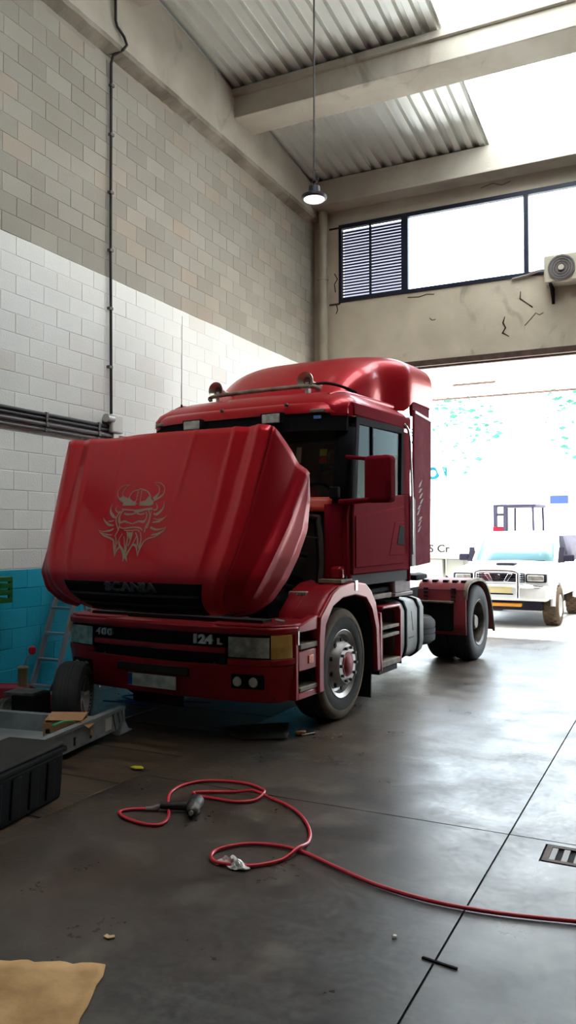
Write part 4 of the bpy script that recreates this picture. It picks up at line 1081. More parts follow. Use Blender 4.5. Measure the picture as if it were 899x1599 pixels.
# --- front wheel arches and upper decks
for s in (-1, 1):
    outer = [(-0.60, 0.345), (-0.60, 0.80), (-0.575, 1.0), (-0.33, 1.195), (-0.19, 1.245), (0.15, 1.275), (0.40, 1.245), (0.53, 1.17), (0.64, 1.05), (0.725, 0.81), (0.76, 0.355)]
    inner = [(0.665, 0.355), (0.635, 0.78), (0.54, 0.98), (0.40, 1.10), (0.16, 1.145), (-0.12, 1.135), (-0.32, 1.07), (-0.46, 0.92), (-0.50, 0.70), (-0.50, 0.345)]
    o = TB(MB().prism(outer + inner, 0, s * 1.20, s * 1.245), 'wheel_arch', 'red_bumper', bevel=0.015, seg=3)
    # top skin of the arch running inwards
    secs = [[(s * x, y, z) for x in (0.83, 0.92, 1.02, 1.08, 1.14, 1.235)] for y, z in outer[1:]]
    for sec in secs:
        for j, dz in enumerate((0.03, 0.0, 0.0, 0.012, 0.0, 0.0)): sec[j] = (sec[j][0], sec[j][1], sec[j][2] - 0.008 + dz)
    MB().loft(secs, caps=False, closed=False).build('arch_top_skin', 'red_bumper', o, solid=0.015, smooth=45)
    MB().loft([[(s * x, y, z) for x in (0.80, 1.20)] for y, z in inner], caps=False, closed=False).build('arch_liner', 'black_matt', o, smooth=45)
    MB().box(*sorted((s * 1.15, s * 1.25)), 0.13, 0.20, 1.245, 1.285).build('arch_bracket', 'steel', o, bevel=0.005)
    MB().box(*sorted((s * 1.243, s * 1.252)), 0.14, 0.185, 1.19, 1.27).build('arch_bracket', 'steel', o, smooth=0)
    # deck from the arch to the bumper
    d = MB().prism([(s * 0.50, -1.22), (s * 1.02, -1.19), (s * 1.17, -1.08), (s * 1.21, -0.93), (s * 1.21, -0.55), (s * 0.50, -0.55)], 2, 0.935, 0.975)
    o = TB(d, 'fender_deck', 'red_bumper', bevel=0.014)
    for k in range(3):
        x = 0.84 + 0.055 * k
        MB().prism([(-0.60, 0.97), (-0.33, 1.19), (-0.28, 1.19), (-0.55, 0.97)], 0, s * x, s * (x + 0.022)).build('fender_rib', 'red_bumper', o, bevel=0.006)
    MB().tube([(s * 1.03, -0.98, 0.975), (s * 1.03, -0.98, 1.0), (s * 1.10, -0.95, 0.99)], 0.012, 6).build('bonnet_catch', 'steel', o)
    TB(MB().box(*sorted((s * 1.03, s * 1.16)), 0.02, 0.20, 1.285, 1.42), 'cab_mount_cover', 'red_bumper', bevel=0.03)
    TB(MB().box(*sorted((s * 0.95, s * 1.19)), -0.05, 0.2, 1.262, 1.30), 'fender_hinge_plate', 'dusty_grey', bevel=0.006)
TB(strip(-0.60, 0.60, 0.93, 0.965, -0.01, 0.30), 'bumper_top_deck', 'red_bumper', bevel=0.01)

# --- engine bay
eng = TB(MB().box(-0.42, 0.42, -0.85, 0.45, 0.62, 1.42), 'engine_block', 'engine', bevel=0.03)
for k in range(6):
    MB().box(-0.22, 0.22, -0.78 + k * 0.185, -0.62 + k * 0.185, 1.42, 1.53).build('valve_cover', 'engine', eng, bevel=0.02)
for a in ([(0.45, -0.75, 1.25), (0.62, -0.6, 1.42), (0.70, -0.3, 1.38), (0.72, 0.03, 1.30)], [(0.40, -0.4, 1.45), (0.60, -0.25, 1.56), (0.80, 0.0, 1.52)],
          [(0.5, -0.5, 1.1), (0.75, -0.42, 1.25), (0.86, -0.1, 1.15), (0.9, 0.03, 1.05)], [(0.46, -0.1, 1.0), (0.66, -0.12, 1.2), (0.62, 0.02, 1.55)]):
    MB().tube(smooth_path(a), 0.026, 8).build('coolant_hose', 'black', eng)
MB().tube(smooth_path([(0.55, -0.02, 1.66), (0.75, -0.03, 1.70), (0.92, -0.01, 1.69)]), 0.006, 6).build('wire_loom', 'seal', eng)
MB().lathe([(-0.3, 0.13), (0.3, 0.13)], c=(0.60, -0.30, 1.06), axis=1, n=20).build('air_cleaner', 'black', eng)
fb = TB(MB().box(0.80, 0.985, -0.36, -0.22, 1.06, 1.20), 'fuse_box', 'dusty_grey', bevel=0.012)
for k in range(5): MB().box(0.815 + k * 0.034, 0.828 + k * 0.034, -0.368, -0.358, 1.075, 1.19).build('fuse_box_rib', 'dusty_grey', fb, smooth=0)
TB(MB().box(0.60, 0.80, -0.72, -0.50, 0.97, 1.16), 'battery_box', 'black', bevel=0.015)
TB(MB().box(-0.95, 0.95, -1.05, -0.90, 0.6, 1.0), 'radiator', 'black_matt')

# --- chassis
for s in (-1, 1):
    TB(MB().box(*sorted((s * 0.34, s * 0.42)), -0.95, 5.1, 0.70, 0.98), 'chassis_rail', 'black_matt')
TB(MB().box(-0.55, 0.55, 0.15, 1.7, 0.5, 1.1), 'gearbox', 'engine', bevel=0.05)
TB(MB().lathe([(-0.95, 0.075), (0.95, 0.075)], c=(0, 0, 0.50), axis=0, n=12), 'front_axle', 'black_matt')
TB(MB().lathe([(-0.7, 0.09), (-0.25, 0.10), (-0.2, 0.2), (0.2, 0.2), (0.25, 0.10), (0.7, 0.09)], c=(0, 4.2, 0.52), axis=0, n=16), 'rear_axle', 'black_matt')
TB(MB().prism([(-0.45, 3.9), (0.45, 3.9), (0.45, 4.35), (0.2, 4.75), (0.06, 4.3), (-0.06, 4.3), (-0.2, 4.75), (-0.45, 4.35)], 2, 1.08, 1.16), 'fifth_wheel', 'black', bevel=0.02)

# --- wheels
def tyre(c, sgn, w, rad, m, nm='tyre', parent=None, tread=True):
    """sgn: side on which the outer face lies; c: centre of the outer face plane"""
    prof = [(0.0, rad * 0.60), (0.012, rad * 0.64), (0.018, rad * 0.80), (0.006, rad * 0.93), (-0.02, rad * 0.985), (-0.045, rad)]
    n_rib = 4; a0, a1 = -0.045, -w + 0.045
    if tread:
        for k in range(n_rib):
            u0, u1 = a0 + (a1 - a0) * (k + 0.06) / n_rib, a0 + (a1 - a0) * (k + 0.94) / n_rib
            prof += [(u0, rad), (u1, rad)]
            if k < n_rib - 1: prof += [(u1 - 0.003, rad - 0.013), (a0 + (a1 - a0) * (k + 1.06) / n_rib + 0.003, rad - 0.013)]
    prof += [(-w + 0.045, rad), (-w + 0.02, rad * 0.985), (-w - 0.006, rad * 0.93), (-w - 0.018, rad * 0.80), (-w - 0.012, rad * 0.64), (-w, rad * 0.60)]
    return MB().lathe(prof, c=c, axis=0, n=48, sign=sgn, torus=True)
for s in (-1, 1):
    w = empty('front_wheel', (0, 0, 0)); w.parent = truck
    c = (s * 1.175, 0, 0.517)
    tyre(c, s, 0.30, 0.517, 'tyre').build('tyre', 'tyre_dusty', w, smooth=35)
    MB().lathe([(0.017, 0.425), (0.0205, 0.43), (0.008, 0.482), (-0.014, 0.507), (-0.018, 0.505), (0.0, 0.478), (0.01, 0.43)], c=c, axis=0, n=48, sign=s, torus=True).build('sidewall_mud', 'tyre_mud', w, smooth=60)
    MB().lathe([(-0.25, 0.0), (-0.25, 0.27), (-0.02, 0.285), (0.008, 0.318), (0.012, 0.312), (-0.012, 0.275), (-0.06, 0.258), (-0.07, 0.235), (0.03, 0.195), (0.055, 0.175), (0.058, 0.13), (0.06, 0.0)], c=c, axis=0, n=40, sign=s).build('rim', 'rim', w, smooth=35)
    for k in range(10):
        t = 2 * math.pi * (k + 0.5) / 10
        MB().lathe([(0, 0.02), (0.012, 0.02)], c=(c[0] + s * 0.002 - s * 0.015, c[1] + 0.222 * math.cos(t), c[2] + 0.222 * math.sin(t)), axis=0, n=10, sign=s).build('rim_hole', 'black_matt', w)
        t = 2 * math.pi * k / 10
        MB().lathe([(0.05, 0.016), (0.085, 0.014)], c=(c[0], c[1] + 0.155 * math.cos(t), c[2] + 0.155 * math.sin(t)), axis=0, n=6, sign=s).build('wheel_nut', 'nut', w)
    MB().lathe([(0.055, 0.118), (0.064, 0.112), (0.066, 0.085), (0.078, 0.07), (0.08, 0.0)], c=c, axis=0, n=24, sign=s).build('hub', 'hub_red', w)
    w = empty('rear_wheel', (0, 0, 0)); w.parent = truck
    for xo in (1.245, 0.925):
        c = (s * xo, 4.2, 0.517)
        tyre(c, s, 0.29, 0.517, 'tyre').build('tyre', 'tyre', w, smooth=35)
    c = (s * 1.245, 4.2, 0.517)
    MB().lathe([(-0.60, 0.0), (-0.60, 0.27), (-0.02, 0.285), (0.008, 0.318), (0.014, 0.312), (-0.005, 0.28), (-0.15, 0.262), (-0.17, 0.20), (-0.13, 0.15), (-0.13, 0.0)], c=c, axis=0, n=40, sign=s).build('rim', 'rim_dark', w, smooth=35)
    for k in range(10):
        t = 2 * math.pi * k / 10
        MB().lathe([(-0.15, 0.016), (-0.115, 0.014)], c=(c[0], c[1] + 0.165 * math.cos(t), c[2] + 0.165 * math.sin(t)), axis=0, n=6, sign=s).build('wheel_nut', 'nut', w)
    MB().lathe([(-0.14, 0.11), (-0.05, 0.10), (-0.03, 0.08), (-0.03, 0.0)], c=c, axis=0, n=24, sign=s).build('hub', 'rim_dark', w)

# --- rear mudguards
for s in (-1, 1):
    prof = [(3.56, 0.40), (3.55, 0.90), (3.60, 1.04), (3.72, 1.10), (3.95, 1.125), (4.25, 1.115), (4.48, 1.03), (4.66, 0.86), (4.78, 0.64), (4.88, 0.36)]
    pr = smooth_path([(0, a, b) for a, b in prof], 3)
    o = TB(MB().loft([[(s * x, p.y, p.z) for x in (0.60, 0.9, 1.22, 1.265)] for p in pr], caps=False, closed=False), 'rear_mudguard', 'red_dusty', solid=0.02, smooth=45)
    secs = []
    for i, p in enumerate(pr):
        if i < 3: continue
        secs.append([(s * 1.235, p.y, p.z + 0.012), (s * 1.29, p.y, p.z + 0.004), (s * 1.29, p.y, p.z - 0.035), (s * 1.26, p.y, p.z - 0.035)])
    MB().loft(secs).build('mudguard_rim', 'dusty_grey', o, smooth=45)
    for q in (0.72, 1.10):
        for k in range(4): MB().box(*sorted((s * (q - 0.03), s * (q + 0.03))), 3.535, 3.56, 0.84 + k * 0.05, 0.865 + k * 0.05).build('mudguard_slot', 'black_matt', o)
    for q in (0.66, 0.8, 0.95, 1.08, 1.2):
        MB().box(*sorted((s * (q - 0.035), s * (q + 0.035))), 3.66, 3.74, 1.08, 1.115).build('mudguard_clip', 'black', o, bevel=0.006)
    MB().box(*sorted((s * 0.60, s * 1.262)), 3.543, 3.556, 0.985, 0.992).build('mudguard_seam', 'black_matt', o, smooth=0)
    MB().box(*sorted((s * 0.64, s * 1.10)), 3.47, 3.56, 0.45, 0.82).build('mudguard_box', 'black', o, bevel=0.015)
    MB().box(*sorted((s * 0.63, s * 1.11)), 3.45, 3.56, 0.82, 0.845).build('mudguard_shelf', 'dusty_grey', o, bevel=0.005)

# --- fuel tank, steps, boxes, spare wheel
for s in (-1, 1):
    pf = []
    for x, z in ((0.52, 0.38), (0.58, 0.33), (1.08, 0.33), (1.16, 0.39), (1.18, 0.50), (1.18, 0.88), (1.14, 0.975), (1.05, 1.0), (0.60, 1.0), (0.52, 0.94)): pf.append((s * x, z))
    o = TB(MB().prism(pf, 1, 1.30, 2.20), 'fuel_tank', 'alu_tank', bevel=0.03, seg=3)
    for q in (1.58, 1.98):
        pf2 = [(s * (abs(x) + 0.012 * (1 if abs(x) > 0.8 else -1)), z + 0.012 * (1 if z > 0.7 else -1)) for x, z in pf]
        MB().prism(pf2, 1, q, q + 0.055).build('tank_strap', 'black', o, bevel=0.008)
    MB().lathe([(0, 0.055), (0.03, 0.055), (0.035, 0.04)], c=(s * 0.98, 1.78, 0.998), axis=2, n=18).build('tank_cap', 'black', o)
    MB().prism([(1.70, 0.56), (1.86, 0.56), (1.86, 0.575), (1.70, 0.575)], 0, s * 1.18, s * 1.182).build('tank_sticker', 'engine', o, smooth=0)
    MB().prism([(1.78, 0.86), (1.82, 0.64), (1.85, 0.64), (1.79, 0.86)], 0, s * 1.18, s * 1.182).build('tank_sticker', 'engine', o, smooth=0)
    # cab entry steps behind the front wheel
    o = TB(MB().prism([(0.80, 0.33), (0.83, 0.33), (0.83, 0.80), (0.80, 0.93), (0.765, 0.93), (0.765, 0.5)], 0, s * 1.02, s * 1.235), 'entry_step', 'red_bumper', bevel=0.01)
    MB().prism([(1.31, 0.36), (1.36, 0.33), (1.36, 0.93), (1.32, 0.98), (0.83, 0.99), (0.83, 0.955), (1.27, 0.95), (1.31, 0.91)], 0, s * 1.13, s * 1.235).build('step_frame', 'red_bumper', o, bevel=0.012)
    MB().box(*sorted((s * 1.00, s * 1.04)), 0.80, 1.32, 0.34, 0.96).build('step_back', 'red_bumper', o)
    for z in (0.74, 0.655): MB().box(*sorted((s * 1.05, s * 1.225)), 0.83, 1.31, z, z + 0.035).build('step_tread', 'tread_bar', o, bevel=0.006)
    MB().box(*sorted((s * 1.04, s * 1.235)), 0.82, 1.32, 0.36, 0.42).build('step_tread', 'tread_bar', o, bevel=0.008)
    MB().box(*sorted((s * 0.9, s * 1.2)), 0.82, 1.30, 0.29, 0.345).build('step_underside', 'black_matt', o)
    TB(MB().box(*sorted((s * 0.86, s * 1.13)), 0.66, 1.34, 1.045, 1.10), 'step_plate', 'tread_bar', bevel=0.01)
    TB(MB().box(*sorted((s * 0.84, s * 1.10)), 0.55, 1.4, 1.11, 1.16), 'step_plate', 'black', bevel=0.01)
    o = TB(MB().box(*sorted((s * 0.70, s * 1.15)), 1.36, 1.86, 1.07, 1.28), 'air_box', 'bare_strip', bevel=0.025)
    MB().box(*sorted((s * 0.72, s * 1.165)), 1.34, 1.88, 1.045, 1.085).build('air_box_lid', 'bare_strip', o, bevel=0.01)
    TB(MB().box(*sorted((s * 0.86, s * 1.12)), 0.78, 0.80, 0.06, 0.42), 'mudflap', 'black_matt')
TB(MB().lathe([(-0.85, 0.10), (0.85, 0.10)], c=(0, 2.55, 0.86), axis=0, n=14), 'air_tank', 'black')
TB(MB().box(-0.9, 0.9, 2.0, 2.1, 1.0, 1.6), 'rear_cross_frame', 'black_matt')
spw = empty('spare_wheel', (0, 0, 0)); spw.parent = truck
tp = [(0.0, 0.30), (0.02, 0.34), (0.02, 0.46), (-0.03, 0.51), (-0.06, 0.517), (-0.10, 0.517), (-0.105, 0.505), (-0.115, 0.505), (-0.12, 0.517), (-0.17, 0.517), (-0.175, 0.505), (-0.185, 0.505), (-0.19, 0.517), (-0.24, 0.517), (-0.27, 0.51), (-0.31, 0.46), (-0.31, 0.34), (-0.29, 0.30)]
MB().lathe(tp, c=(0.52, 2.92, 0.66), axis=2, n=40).build('tyre', 'tyre', spw, smooth=35)
MB().lathe([(-0.02, 0.30), (-0.1, 0.28), (-0.1, 0.0)], c=(0.52, 2.92, 0.66), axis=2, n=30).build('rim', 'rim_dark', spw, smooth=35)

# ------------------------------------------------------------------ workshop things on the floor
# red air hose
hp = [(1.6, 4.6), (0.6, 4.05), (-0.446, 3.738), (-0.942, 3.646), (-1.312, 3.682), (-1.60, 3.79), (-1.837, 3.894), (-2.015, 3.915), (-2.18, 3.86), (-2.274, 3.726), (-2.25, 3.62), (-2.163, 3.576), (-1.988, 3.636), (-1.88, 3.826), (-1.90, 4.103), (-2.10, 4.40), (-2.367, 4.583), (-2.62, 4.62), (-2.80, 4.55), (-2.915, 4.48), (-2.86, 4.43), (-2.72, 4.43), (-2.569, 4.442), (-2.475, 4.53), (-2.50, 4.68), (-2.63, 4.78), (-2.80, 4.79), (-2.986, 4.72), (-3.07, 4.56), (-3.043, 4.38), (-2.90, 4.16), (-2.80, 4.02), (-2.77, 3.90), (-2.85, 3.86), (-3.02, 3.89), (-3.12, 3.96), (-3.08, 4.035), (-2.985, 4.085)]
hpath = smooth_path([(x, y, 0.012) for x, y in hp], 7)
for i, p in enumerate(hpath):         # lift one strand where the hose crosses itself
    for c in ((-2.545, 4.615), (-1.86, 3.89)):
        d = math.hypot(p.x - c[0], p.y - c[1])
        if d < 0.13 and i > 70: p.z += 0.026 * (1 - d / 0.13)
    d = math.hypot(p.x + 2.83, p.y - 4.13)
hose = empty('air_hose', label='long bright red air hose looped across the concrete floor', cat='hose')
MB().tube(hpath, 0.0098, 10).build('hose_line', 'hose', hose, smooth=60)
MB().tube([(-3.01, 4.075, 0.012), (-2.955, 4.096, 0.016), (-2.93, 4.106, 0.02)], [0.014, 0.017, 0.013], 10).build('hose_coupling', 'steel', hose)
# air wrench
gun = empty('air_wrench', (-2.83, 4.145, 0), R(21), label='black air impact wrench lying on the floor at the hose end', cat='tool')
MB().tube([(-0.10, 0, 0.035), (-0.05, 0, 0.035), (0.09, 0.0, 0.040)], [0.020, 0.024, 0.030], 12).build('wrench_handle', 'gun_black', gun, bevel=0.004)
MB().lathe([(-0.075, 0.035), (-0.06, 0.045), (0.05, 0.045), (0.06, 0.038)], c=(0.115, 0.02, 0.047), axis=1, n=20).build('wrench_body', 'gun_black', gun)
MB().lathe([(-0.14, 0.018), (-0.13, 0.03), (-0.10, 0.036), (-0.075, 0.045), (-0.07, 0.04)], c=(0.125, 0.0, 0.047), axis=1, n=20).build('wrench_nose', 'gun_metal', gun)
MB().lathe([(-0.155, 0.014), (-0.14, 0.014)], c=(0.125, 0.0, 0.047), axis=1, n=12).build('wrench_anvil', 'steel', gun)
MB().box(0.0, 0.035, 0.018, 0.034, 0.03, 0.045).build('wrench_trigger', 'gun_metal', gun, bevel=0.004)
MB().tube([(-0.135, 0, 0.024), (-0.095, 0, 0.033)], 0.014, 10).build('air_inlet', 'steel', gun)
# crumpled film on the hose
random.seed(11)
fm = MB()
fm.grid(lambda u, v: (-2.10 + 0.085 * (u - 0.5) * 2 + 0.02 * math.sin(9 * v), 3.605 + 0.045 * (v - 0.5) * 2 + 0.015 * math.sin(7 * u), 0.006 + 0.04 * max(0, 1 - 4 * (u - 0.5) ** 2) * max(0, 1 - 4 * (v - 0.5) ** 2) * (0.6 + 0.4 * math.sin(23 * u + 17 * v)) + 0.008 * random.random()), 14, 10)
tag(fm.build('plastic_film', 'plastic_film', None, smooth=0, solid=0.002), 'crumpled clear plastic film wrapped over the red hose loop', 'plastic wrap')
# scraps
tag(MB().prism([(-3.66, 4.765), (-3.60, 4.75), (-3.555, 4.775), (-3.565, 4.80), (-3.60, 4.82), (-3.65, 4.80)], 2, 0.001, 0.012).build('yellow_scrap', 'yellow', None, bevel=0.003), 'small bright yellow scrap on the dark pit boards', 'scrap')
tag(MB().prism([(-2.225, 2.72), (-2.195, 2.712), (-2.175, 2.735), (-2.19, 2.75), (-2.205, 2.735), (-2.225, 2.745)], 2, 0.001, 0.009).build('wood_chip', 'wood_chip', None, bevel=0.002), 'tiny pale wood chip on the open floor near the cardboard', 'chip')
tag(MB().obox((-0.893, 3.152, 0.004), (0.15, 0.012, 0.006), R(-9)).build('rubber_strip', 'black', None, smooth=0), 'short thin black strip lying across the floor joint', 'strip')
tag(MB().lathe([(0, 0.012), (0.01, 0.009), (0.013, 0.0)], c=(-1.12, 3.27, 0.001), axis=2, n=8).build('white_pebble', 'box_white', None), 'tiny white crumb beside the long floor joint', 'crumb')
# cardboard sheets
random.seed(5)
def sheet_poly(poly, z, m, name, lab, cat, th=0.007, curl=0.0):
    mb = MB(); a, b, c, d = [Vector((x, y, 0)) for x, y in poly]
    def fn(u, v):
        p = a.lerp(b, u).lerp(d.lerp(c, u), v)
        return (p.x + 0.006 * math.sin(31 * v + 5 * u), p.y + 0.008 * math.sin(23 * u), z + th + curl * (0.5 + 0.5 * math.sin(4.0 * u + 3 * v)) + 0.002 * math.sin(40 * u))
    mb.grid(fn, 16, 12)
    return tag(mb.build(name, m, None, smooth=60, solid=th), lab, cat)
sheet_poly([(-2.55, 2.345), (-2.061, 2.547), (-1.72, 1.80), (-2.25, 1.55)], 0.002, 'ply', 'cardboard_sheet', 'large tan cardboard sheet on the floor at the bottom left', 'cardboard', 0.008, 0.004)
sheet_poly([(-3.74, 6.08), (-3.36, 5.83), (-2.99, 6.02), (-3.25, 6.55)], 0.002, 'card_dark', 'flattened_box', 'dark oily flattened cardboard under the truck front', 'cardboard', 0.006, 0.006)
tag(MB().obox((-2.97, 6.22, 0.016), (0.09, 0.06, 0.03), R(25)).build('orange_block', 'cardboard', None, bevel=0.006), 'small orange-brown block beside the dark cardboard under the truck', 'block')
tag(MB().tube([(-2.93, 6.16, 0.012), (-2.86, 6.27, 0.014)], 0.008, 8).build('metal_pin', 'steel', None), 'short shiny metal pin by the front wheel', 'pin')
# drain grate
dr = empty('drain_grate', ((DX0 + DX1) / 2, (DY0 + DY1) / 2, 0), label='rectangular slotted drain grate set in the floor at right', cat='drain')
hx_, hy_ = (DX1 - DX0) / 2 - 0.007, (DY1 - DY0) / 2 - 0.007
MB().box(-hx_, hx_, -hy_, hy_, -0.011, -0.007).build('drain_pit', 'pit_black', dr, smooth=0)
for a in ((-hx_, hx_, -hy_, -hy_ + 0.03), (-hx_, hx_, hy_ - 0.03, hy_), (-hx_, -hx_ + 0.03, -hy_ + 0.03, hy_ - 0.03), (hx_ - 0.03, hx_, -hy_ + 0.03, hy_ - 0.03)):
    MB().box(a[0], a[1], a[2], a[3], -0.0065, 0.003).build('grate_frame', 'rust_steel', dr, smooth=0)
x = -hx_ + 0.03
while x < hx_ - 0.05:
    MB().box(x, x + 0.032, -hy_ + 0.03, hy_ - 0.03, -0.0065, 0.001).build('grate_bar', 'grate', dr, smooth=0, bevel=0.003); x += 0.062

# galvanised frame, chest and what lies about on the left
fz = empty('steel_frame', (-4.33, 5.26, 0), R(9.5), label='long grey galvanised steel tray frame on the floor at left', cat='frame')
def chan(mb, a, b, z0, z1, w):
    return mb
rail = MB().box(-0.012, 0.0, -2.9, 0.38, 0.045, 0.20).box(-0.05, 0.008, -2.9, 0.40, 0.195, 0.215)
rail = MB().prism([(-0.05, 0.045), (0.0, 0.045), (0.0, 0.195), (0.01, 0.20), (0.01, 0.222), (-0.055, 0.222), (-0.055, 0.205), (-0.014, 0.20), (-0.014, 0.06), (-0.05, 0.06)], 1, -2.9, 0.38)
rail.build('side_rail', 'galv', fz, smooth=30)
MB().prism([(-0.06, 0.05), (0.0, 0.05), (0.0, 0.065), (-0.045, 0.065), (-0.045, 0.185), (0.0, 0.185), (0.01, 0.205), (-0.06, 0.205)], 0, -1.75, -0.056).build('cross_rail', 'galv', fz, smooth=30)
MB().prism([(-0.06, 0.05), (0.0, 0.05), (0.0, 0.20), (-0.06, 0.20)], 0, -1.75, -0.056).build('cross_rail', 'galv', fz, smooth=30, loc=(0, -2.8, 0))
MB().box(-1.80, -1.75, -2.9, 0.05, 0.045, 0.21).build('side_rail', 'galv', fz, smooth=30)
MB().box(-1.75, -0.05, -2.8, -0.06, 0.055, 0.065).build('tray_floor', 'galv', fz, smooth=0)
for k in range(5): MB().box(-1.75, -0.05, -2.5 + 0.5 * k, -2.46 + 0.5 * k, 0.065, 0.085).build('tray_rib', 'galv', fz, smooth=0)
for q in (0.18, 0.26, 0.33): MB().beam((0.004, q, 0.19), (0.004, q + 0.05, 0.05), 0.012, 0.02).build('end_gusset', 'galv', fz, smooth=0)
MB().prism([(0.24, 0.0), (0.46, 0.0), (0.46, 0.012), (0.40, 0.03), (0.34, 0.10), (0.28, 0.10)], 0, -0.05, 0.03).build('end_foot', 'galv', fz, bevel=0.004)
for y in (-2.7, -0.9): MB().box(-0.05, 0.0, y, y + 0.08, 0.0, 0.045).build('frame_foot', 'black', fz, smooth=0)
for y in (-1.5, -0.05): MB().box(-1.79, -1.75, y - 0.1, y, 0.0, 0.05).build('frame_foot', 'black', fz, smooth=0)
MB().box(0.0, 0.004, 0.045, 0.15, 0.075, 0.18).build('rail_label', 'box_white', fz, smooth=0)
MB().box(0.0, 0.005, -0.19, -0.165, 0.10, 0.15).build('rail_reflector', 'amber', fz, smooth=0)
for y in (-0.18, -0.42): MB().box(0.0, 0.003, y - 0.012, y + 0.012, 0.075, 0.10 if y > -0.3 else 0.14).build('rail_slot', 'pit_black', fz, smooth=0)
cb = empty('cardboard_box', (-4.47, 4.98, 0.065), R(24), label='small open cardboard carton lying in the steel tray', cat='box')
MB().box(-0.15, 0.15, -0.10, -0.094, 0, 0.16).build('box_side', 'cardboard', cb, smooth=0)
MB().box(-0.15, 0.15, 0.094, 0.10, 0, 0.17).build('box_side', 'cardboard', cb, smooth=0)
MB().box(-0.15, -0.144, -0.094, 0.094, 0, 0.16).build('box_side', 'cardboard', cb, smooth=0)
MB().box(0.144, 0.15, -0.094, 0.094, 0, 0.16).build('box_side', 'cardboard', cb, smooth=0)
MB().box(-0.144, 0.144, -0.094, 0.094, 0, 0.006).build('box_floor', 'cardboard', cb, smooth=0)
MB().obox((0, 0.02, 0.185), (0.30, 0.17, 0.006), Matrix.Rotation(R(10), 3, 'X')).build('box_flap', 'cardboard', cb, smooth=0)
MB().obox((0.18, 0.0, 0.14), (0.08, 0.18, 0.005), Matrix.Rotation(R(35), 3, 'Y')).build('box_flap', 'cardboard', cb, smooth=0)
for i, (c, r, L_, lab) in enumerate((((-4.36, 4.83, 0.235), 74, 0.20, 'bright green plastic strap resting on the frame rail beside the carton'), ((-4.36, 4.36, 0.16), 60, 0.30, 'green plastic strap inside the tray left of the carton'))):
    o = empty('green_strap', (c[0], c[1], c[2] if i == 0 else 0.067), R(r), label=lab, cat='strap')
    MB().grid(lambda u, v: (-L_ / 2 + L_ * u, -0.02 + 0.04 * v, 0.006 + 0.018 * math.sin(u * math.pi)), 10, 2).build('strap_band', 'green', o, solid=0.006)
bt = empty('small_bottle', (-4.36, 4.66, 0.067), 0, label='small white bottle with black cap leaning by the carton', cat='bottle')
MB().lathe([(0, 0.028), (0.10, 0.028), (0.12, 0.015), (0.135, 0.015)], axis=2, n=14).build('bottle_body', 'box_white', bt)
MB().lathe([(0.135, 0.018), (0.165, 0.016)], axis=2, n=14).build('bottle_cap', 'black', bt)
# black chest
ch_ = empty('tool_chest', (-3.645, 4.06, 0), R(9.5), label='ribbed black plastic tool chest with worn grey lid, front left', cat='chest')
MB().prism([(-0.40, 0.0), (-0.02, 0.0), (0.0, 0.30), (-0.42, 0.30)], 1, -1.10, -0.012).build('chest_body', 'black_chest', ch_, bevel=0.02)
for k in range(6): MB().prism([(-0.03, 0.03), (-0.008, 0.03), (0.006, 0.27), (-0.01, 0.27)], 1, -0.20 - 0.18 * k, -0.11 - 0.18 * k).build('chest_rib', 'black_chest', ch_, bevel=0.008)
MB().box(-0.44, 0.015, -1.12, 0.005, 0.295, 0.335).build('chest_rim', 'black_chest', ch_, bevel=0.012)
MB().box(-0.425, 0.0, -1.10, -0.01, 0.33, 0.365).build('chest_lid', 'chest_lid', ch_, bevel=0.016)
for z in (0.08, 0.20): MB().lathe([(0, 0.03), (0.012, 0.026)], c=(0.004, -0.86, z), axis=0, n=14).build('chest_stud', 'steel', ch_)
# standing tyre
tw = empty('car_wheel', (-4.83, 5.48, 0), R(26), label='upright car wheel with grey alloy rim leaning before the bumper', cat='wheel')
tyre((0.10, 0, 0.30), 1, 0.205, 0.30, None).build('tyre', 'tyre', tw, smooth=35)
MB().lathe([(-0.19, 0.0), (-0.19, 0.17), (-0.02, 0.182), (0.005, 0.195), (0.01, 0.19), (-0.012, 0.17), (-0.05, 0.155), (-0.055, 0.06), (-0.03, 0.045), (-0.03, 0.0)], c=(0.10, 0, 0.30), axis=0, n=32).build('rim', 'rim', tw, smooth=35)
for k in range(5):
    t = 2 * math.pi * k / 5
    MB().beam((0.07, 0.04 * math.cos(t), 0.30 + 0.04 * math.sin(t)), (0.085, 0.17 * math.cos(t), 0.30 + 0.17 * math.sin(t)), 0.03, 0.02, up=(1, 0, 0)).build('rim_spoke', 'rim', tw, bevel=0.005)
# stepladder
la = empty('stepladder', (0, 0, 0), label='aluminium stepladder standing open against the blue wall', cat='ladder')
ft, tp_ = (6.08, 0.0), (6.66, 1.62)
for x0, x1 in ((-5.97, -5.93), (-5.66, -5.70)):
    MB().beam((x0, ft[0], 0.0), (x1, tp_[0], tp_[1]), 0.028, 0.06).build('ladder_stile', 'ladder', la, bevel=0.004)
    MB().beam((x0 + (0.03 if x0 < -5.8 else -0.03), 7.15, 0.0), (x1 + (0.03 if x0 < -5.8 else -0.03), tp_[0] + 0.03, tp_[1]), 0.022, 0.04).build('ladder_back_leg', 'ladder', la, bevel=0.003)
for k in range(6):
    f = 0.11 + 0.157 * k; y = ft[0] + (tp_[0] - ft[0]) * f; z = tp_[1] * f
    MB().box(-5.97 + 0.04 * f, -5.66 - 0.04 * f, y - 0.03, y + 0.03, z, z + 0.025).build('ladder_tread', 'ladder', la, bevel=0.003)
MB().box(-5.96, -5.67, tp_[0] - 0.06, tp_[0] + 0.10, tp_[1], tp_[1] + 0.03).build('ladder_top', 'ladder', la, bevel=0.006)
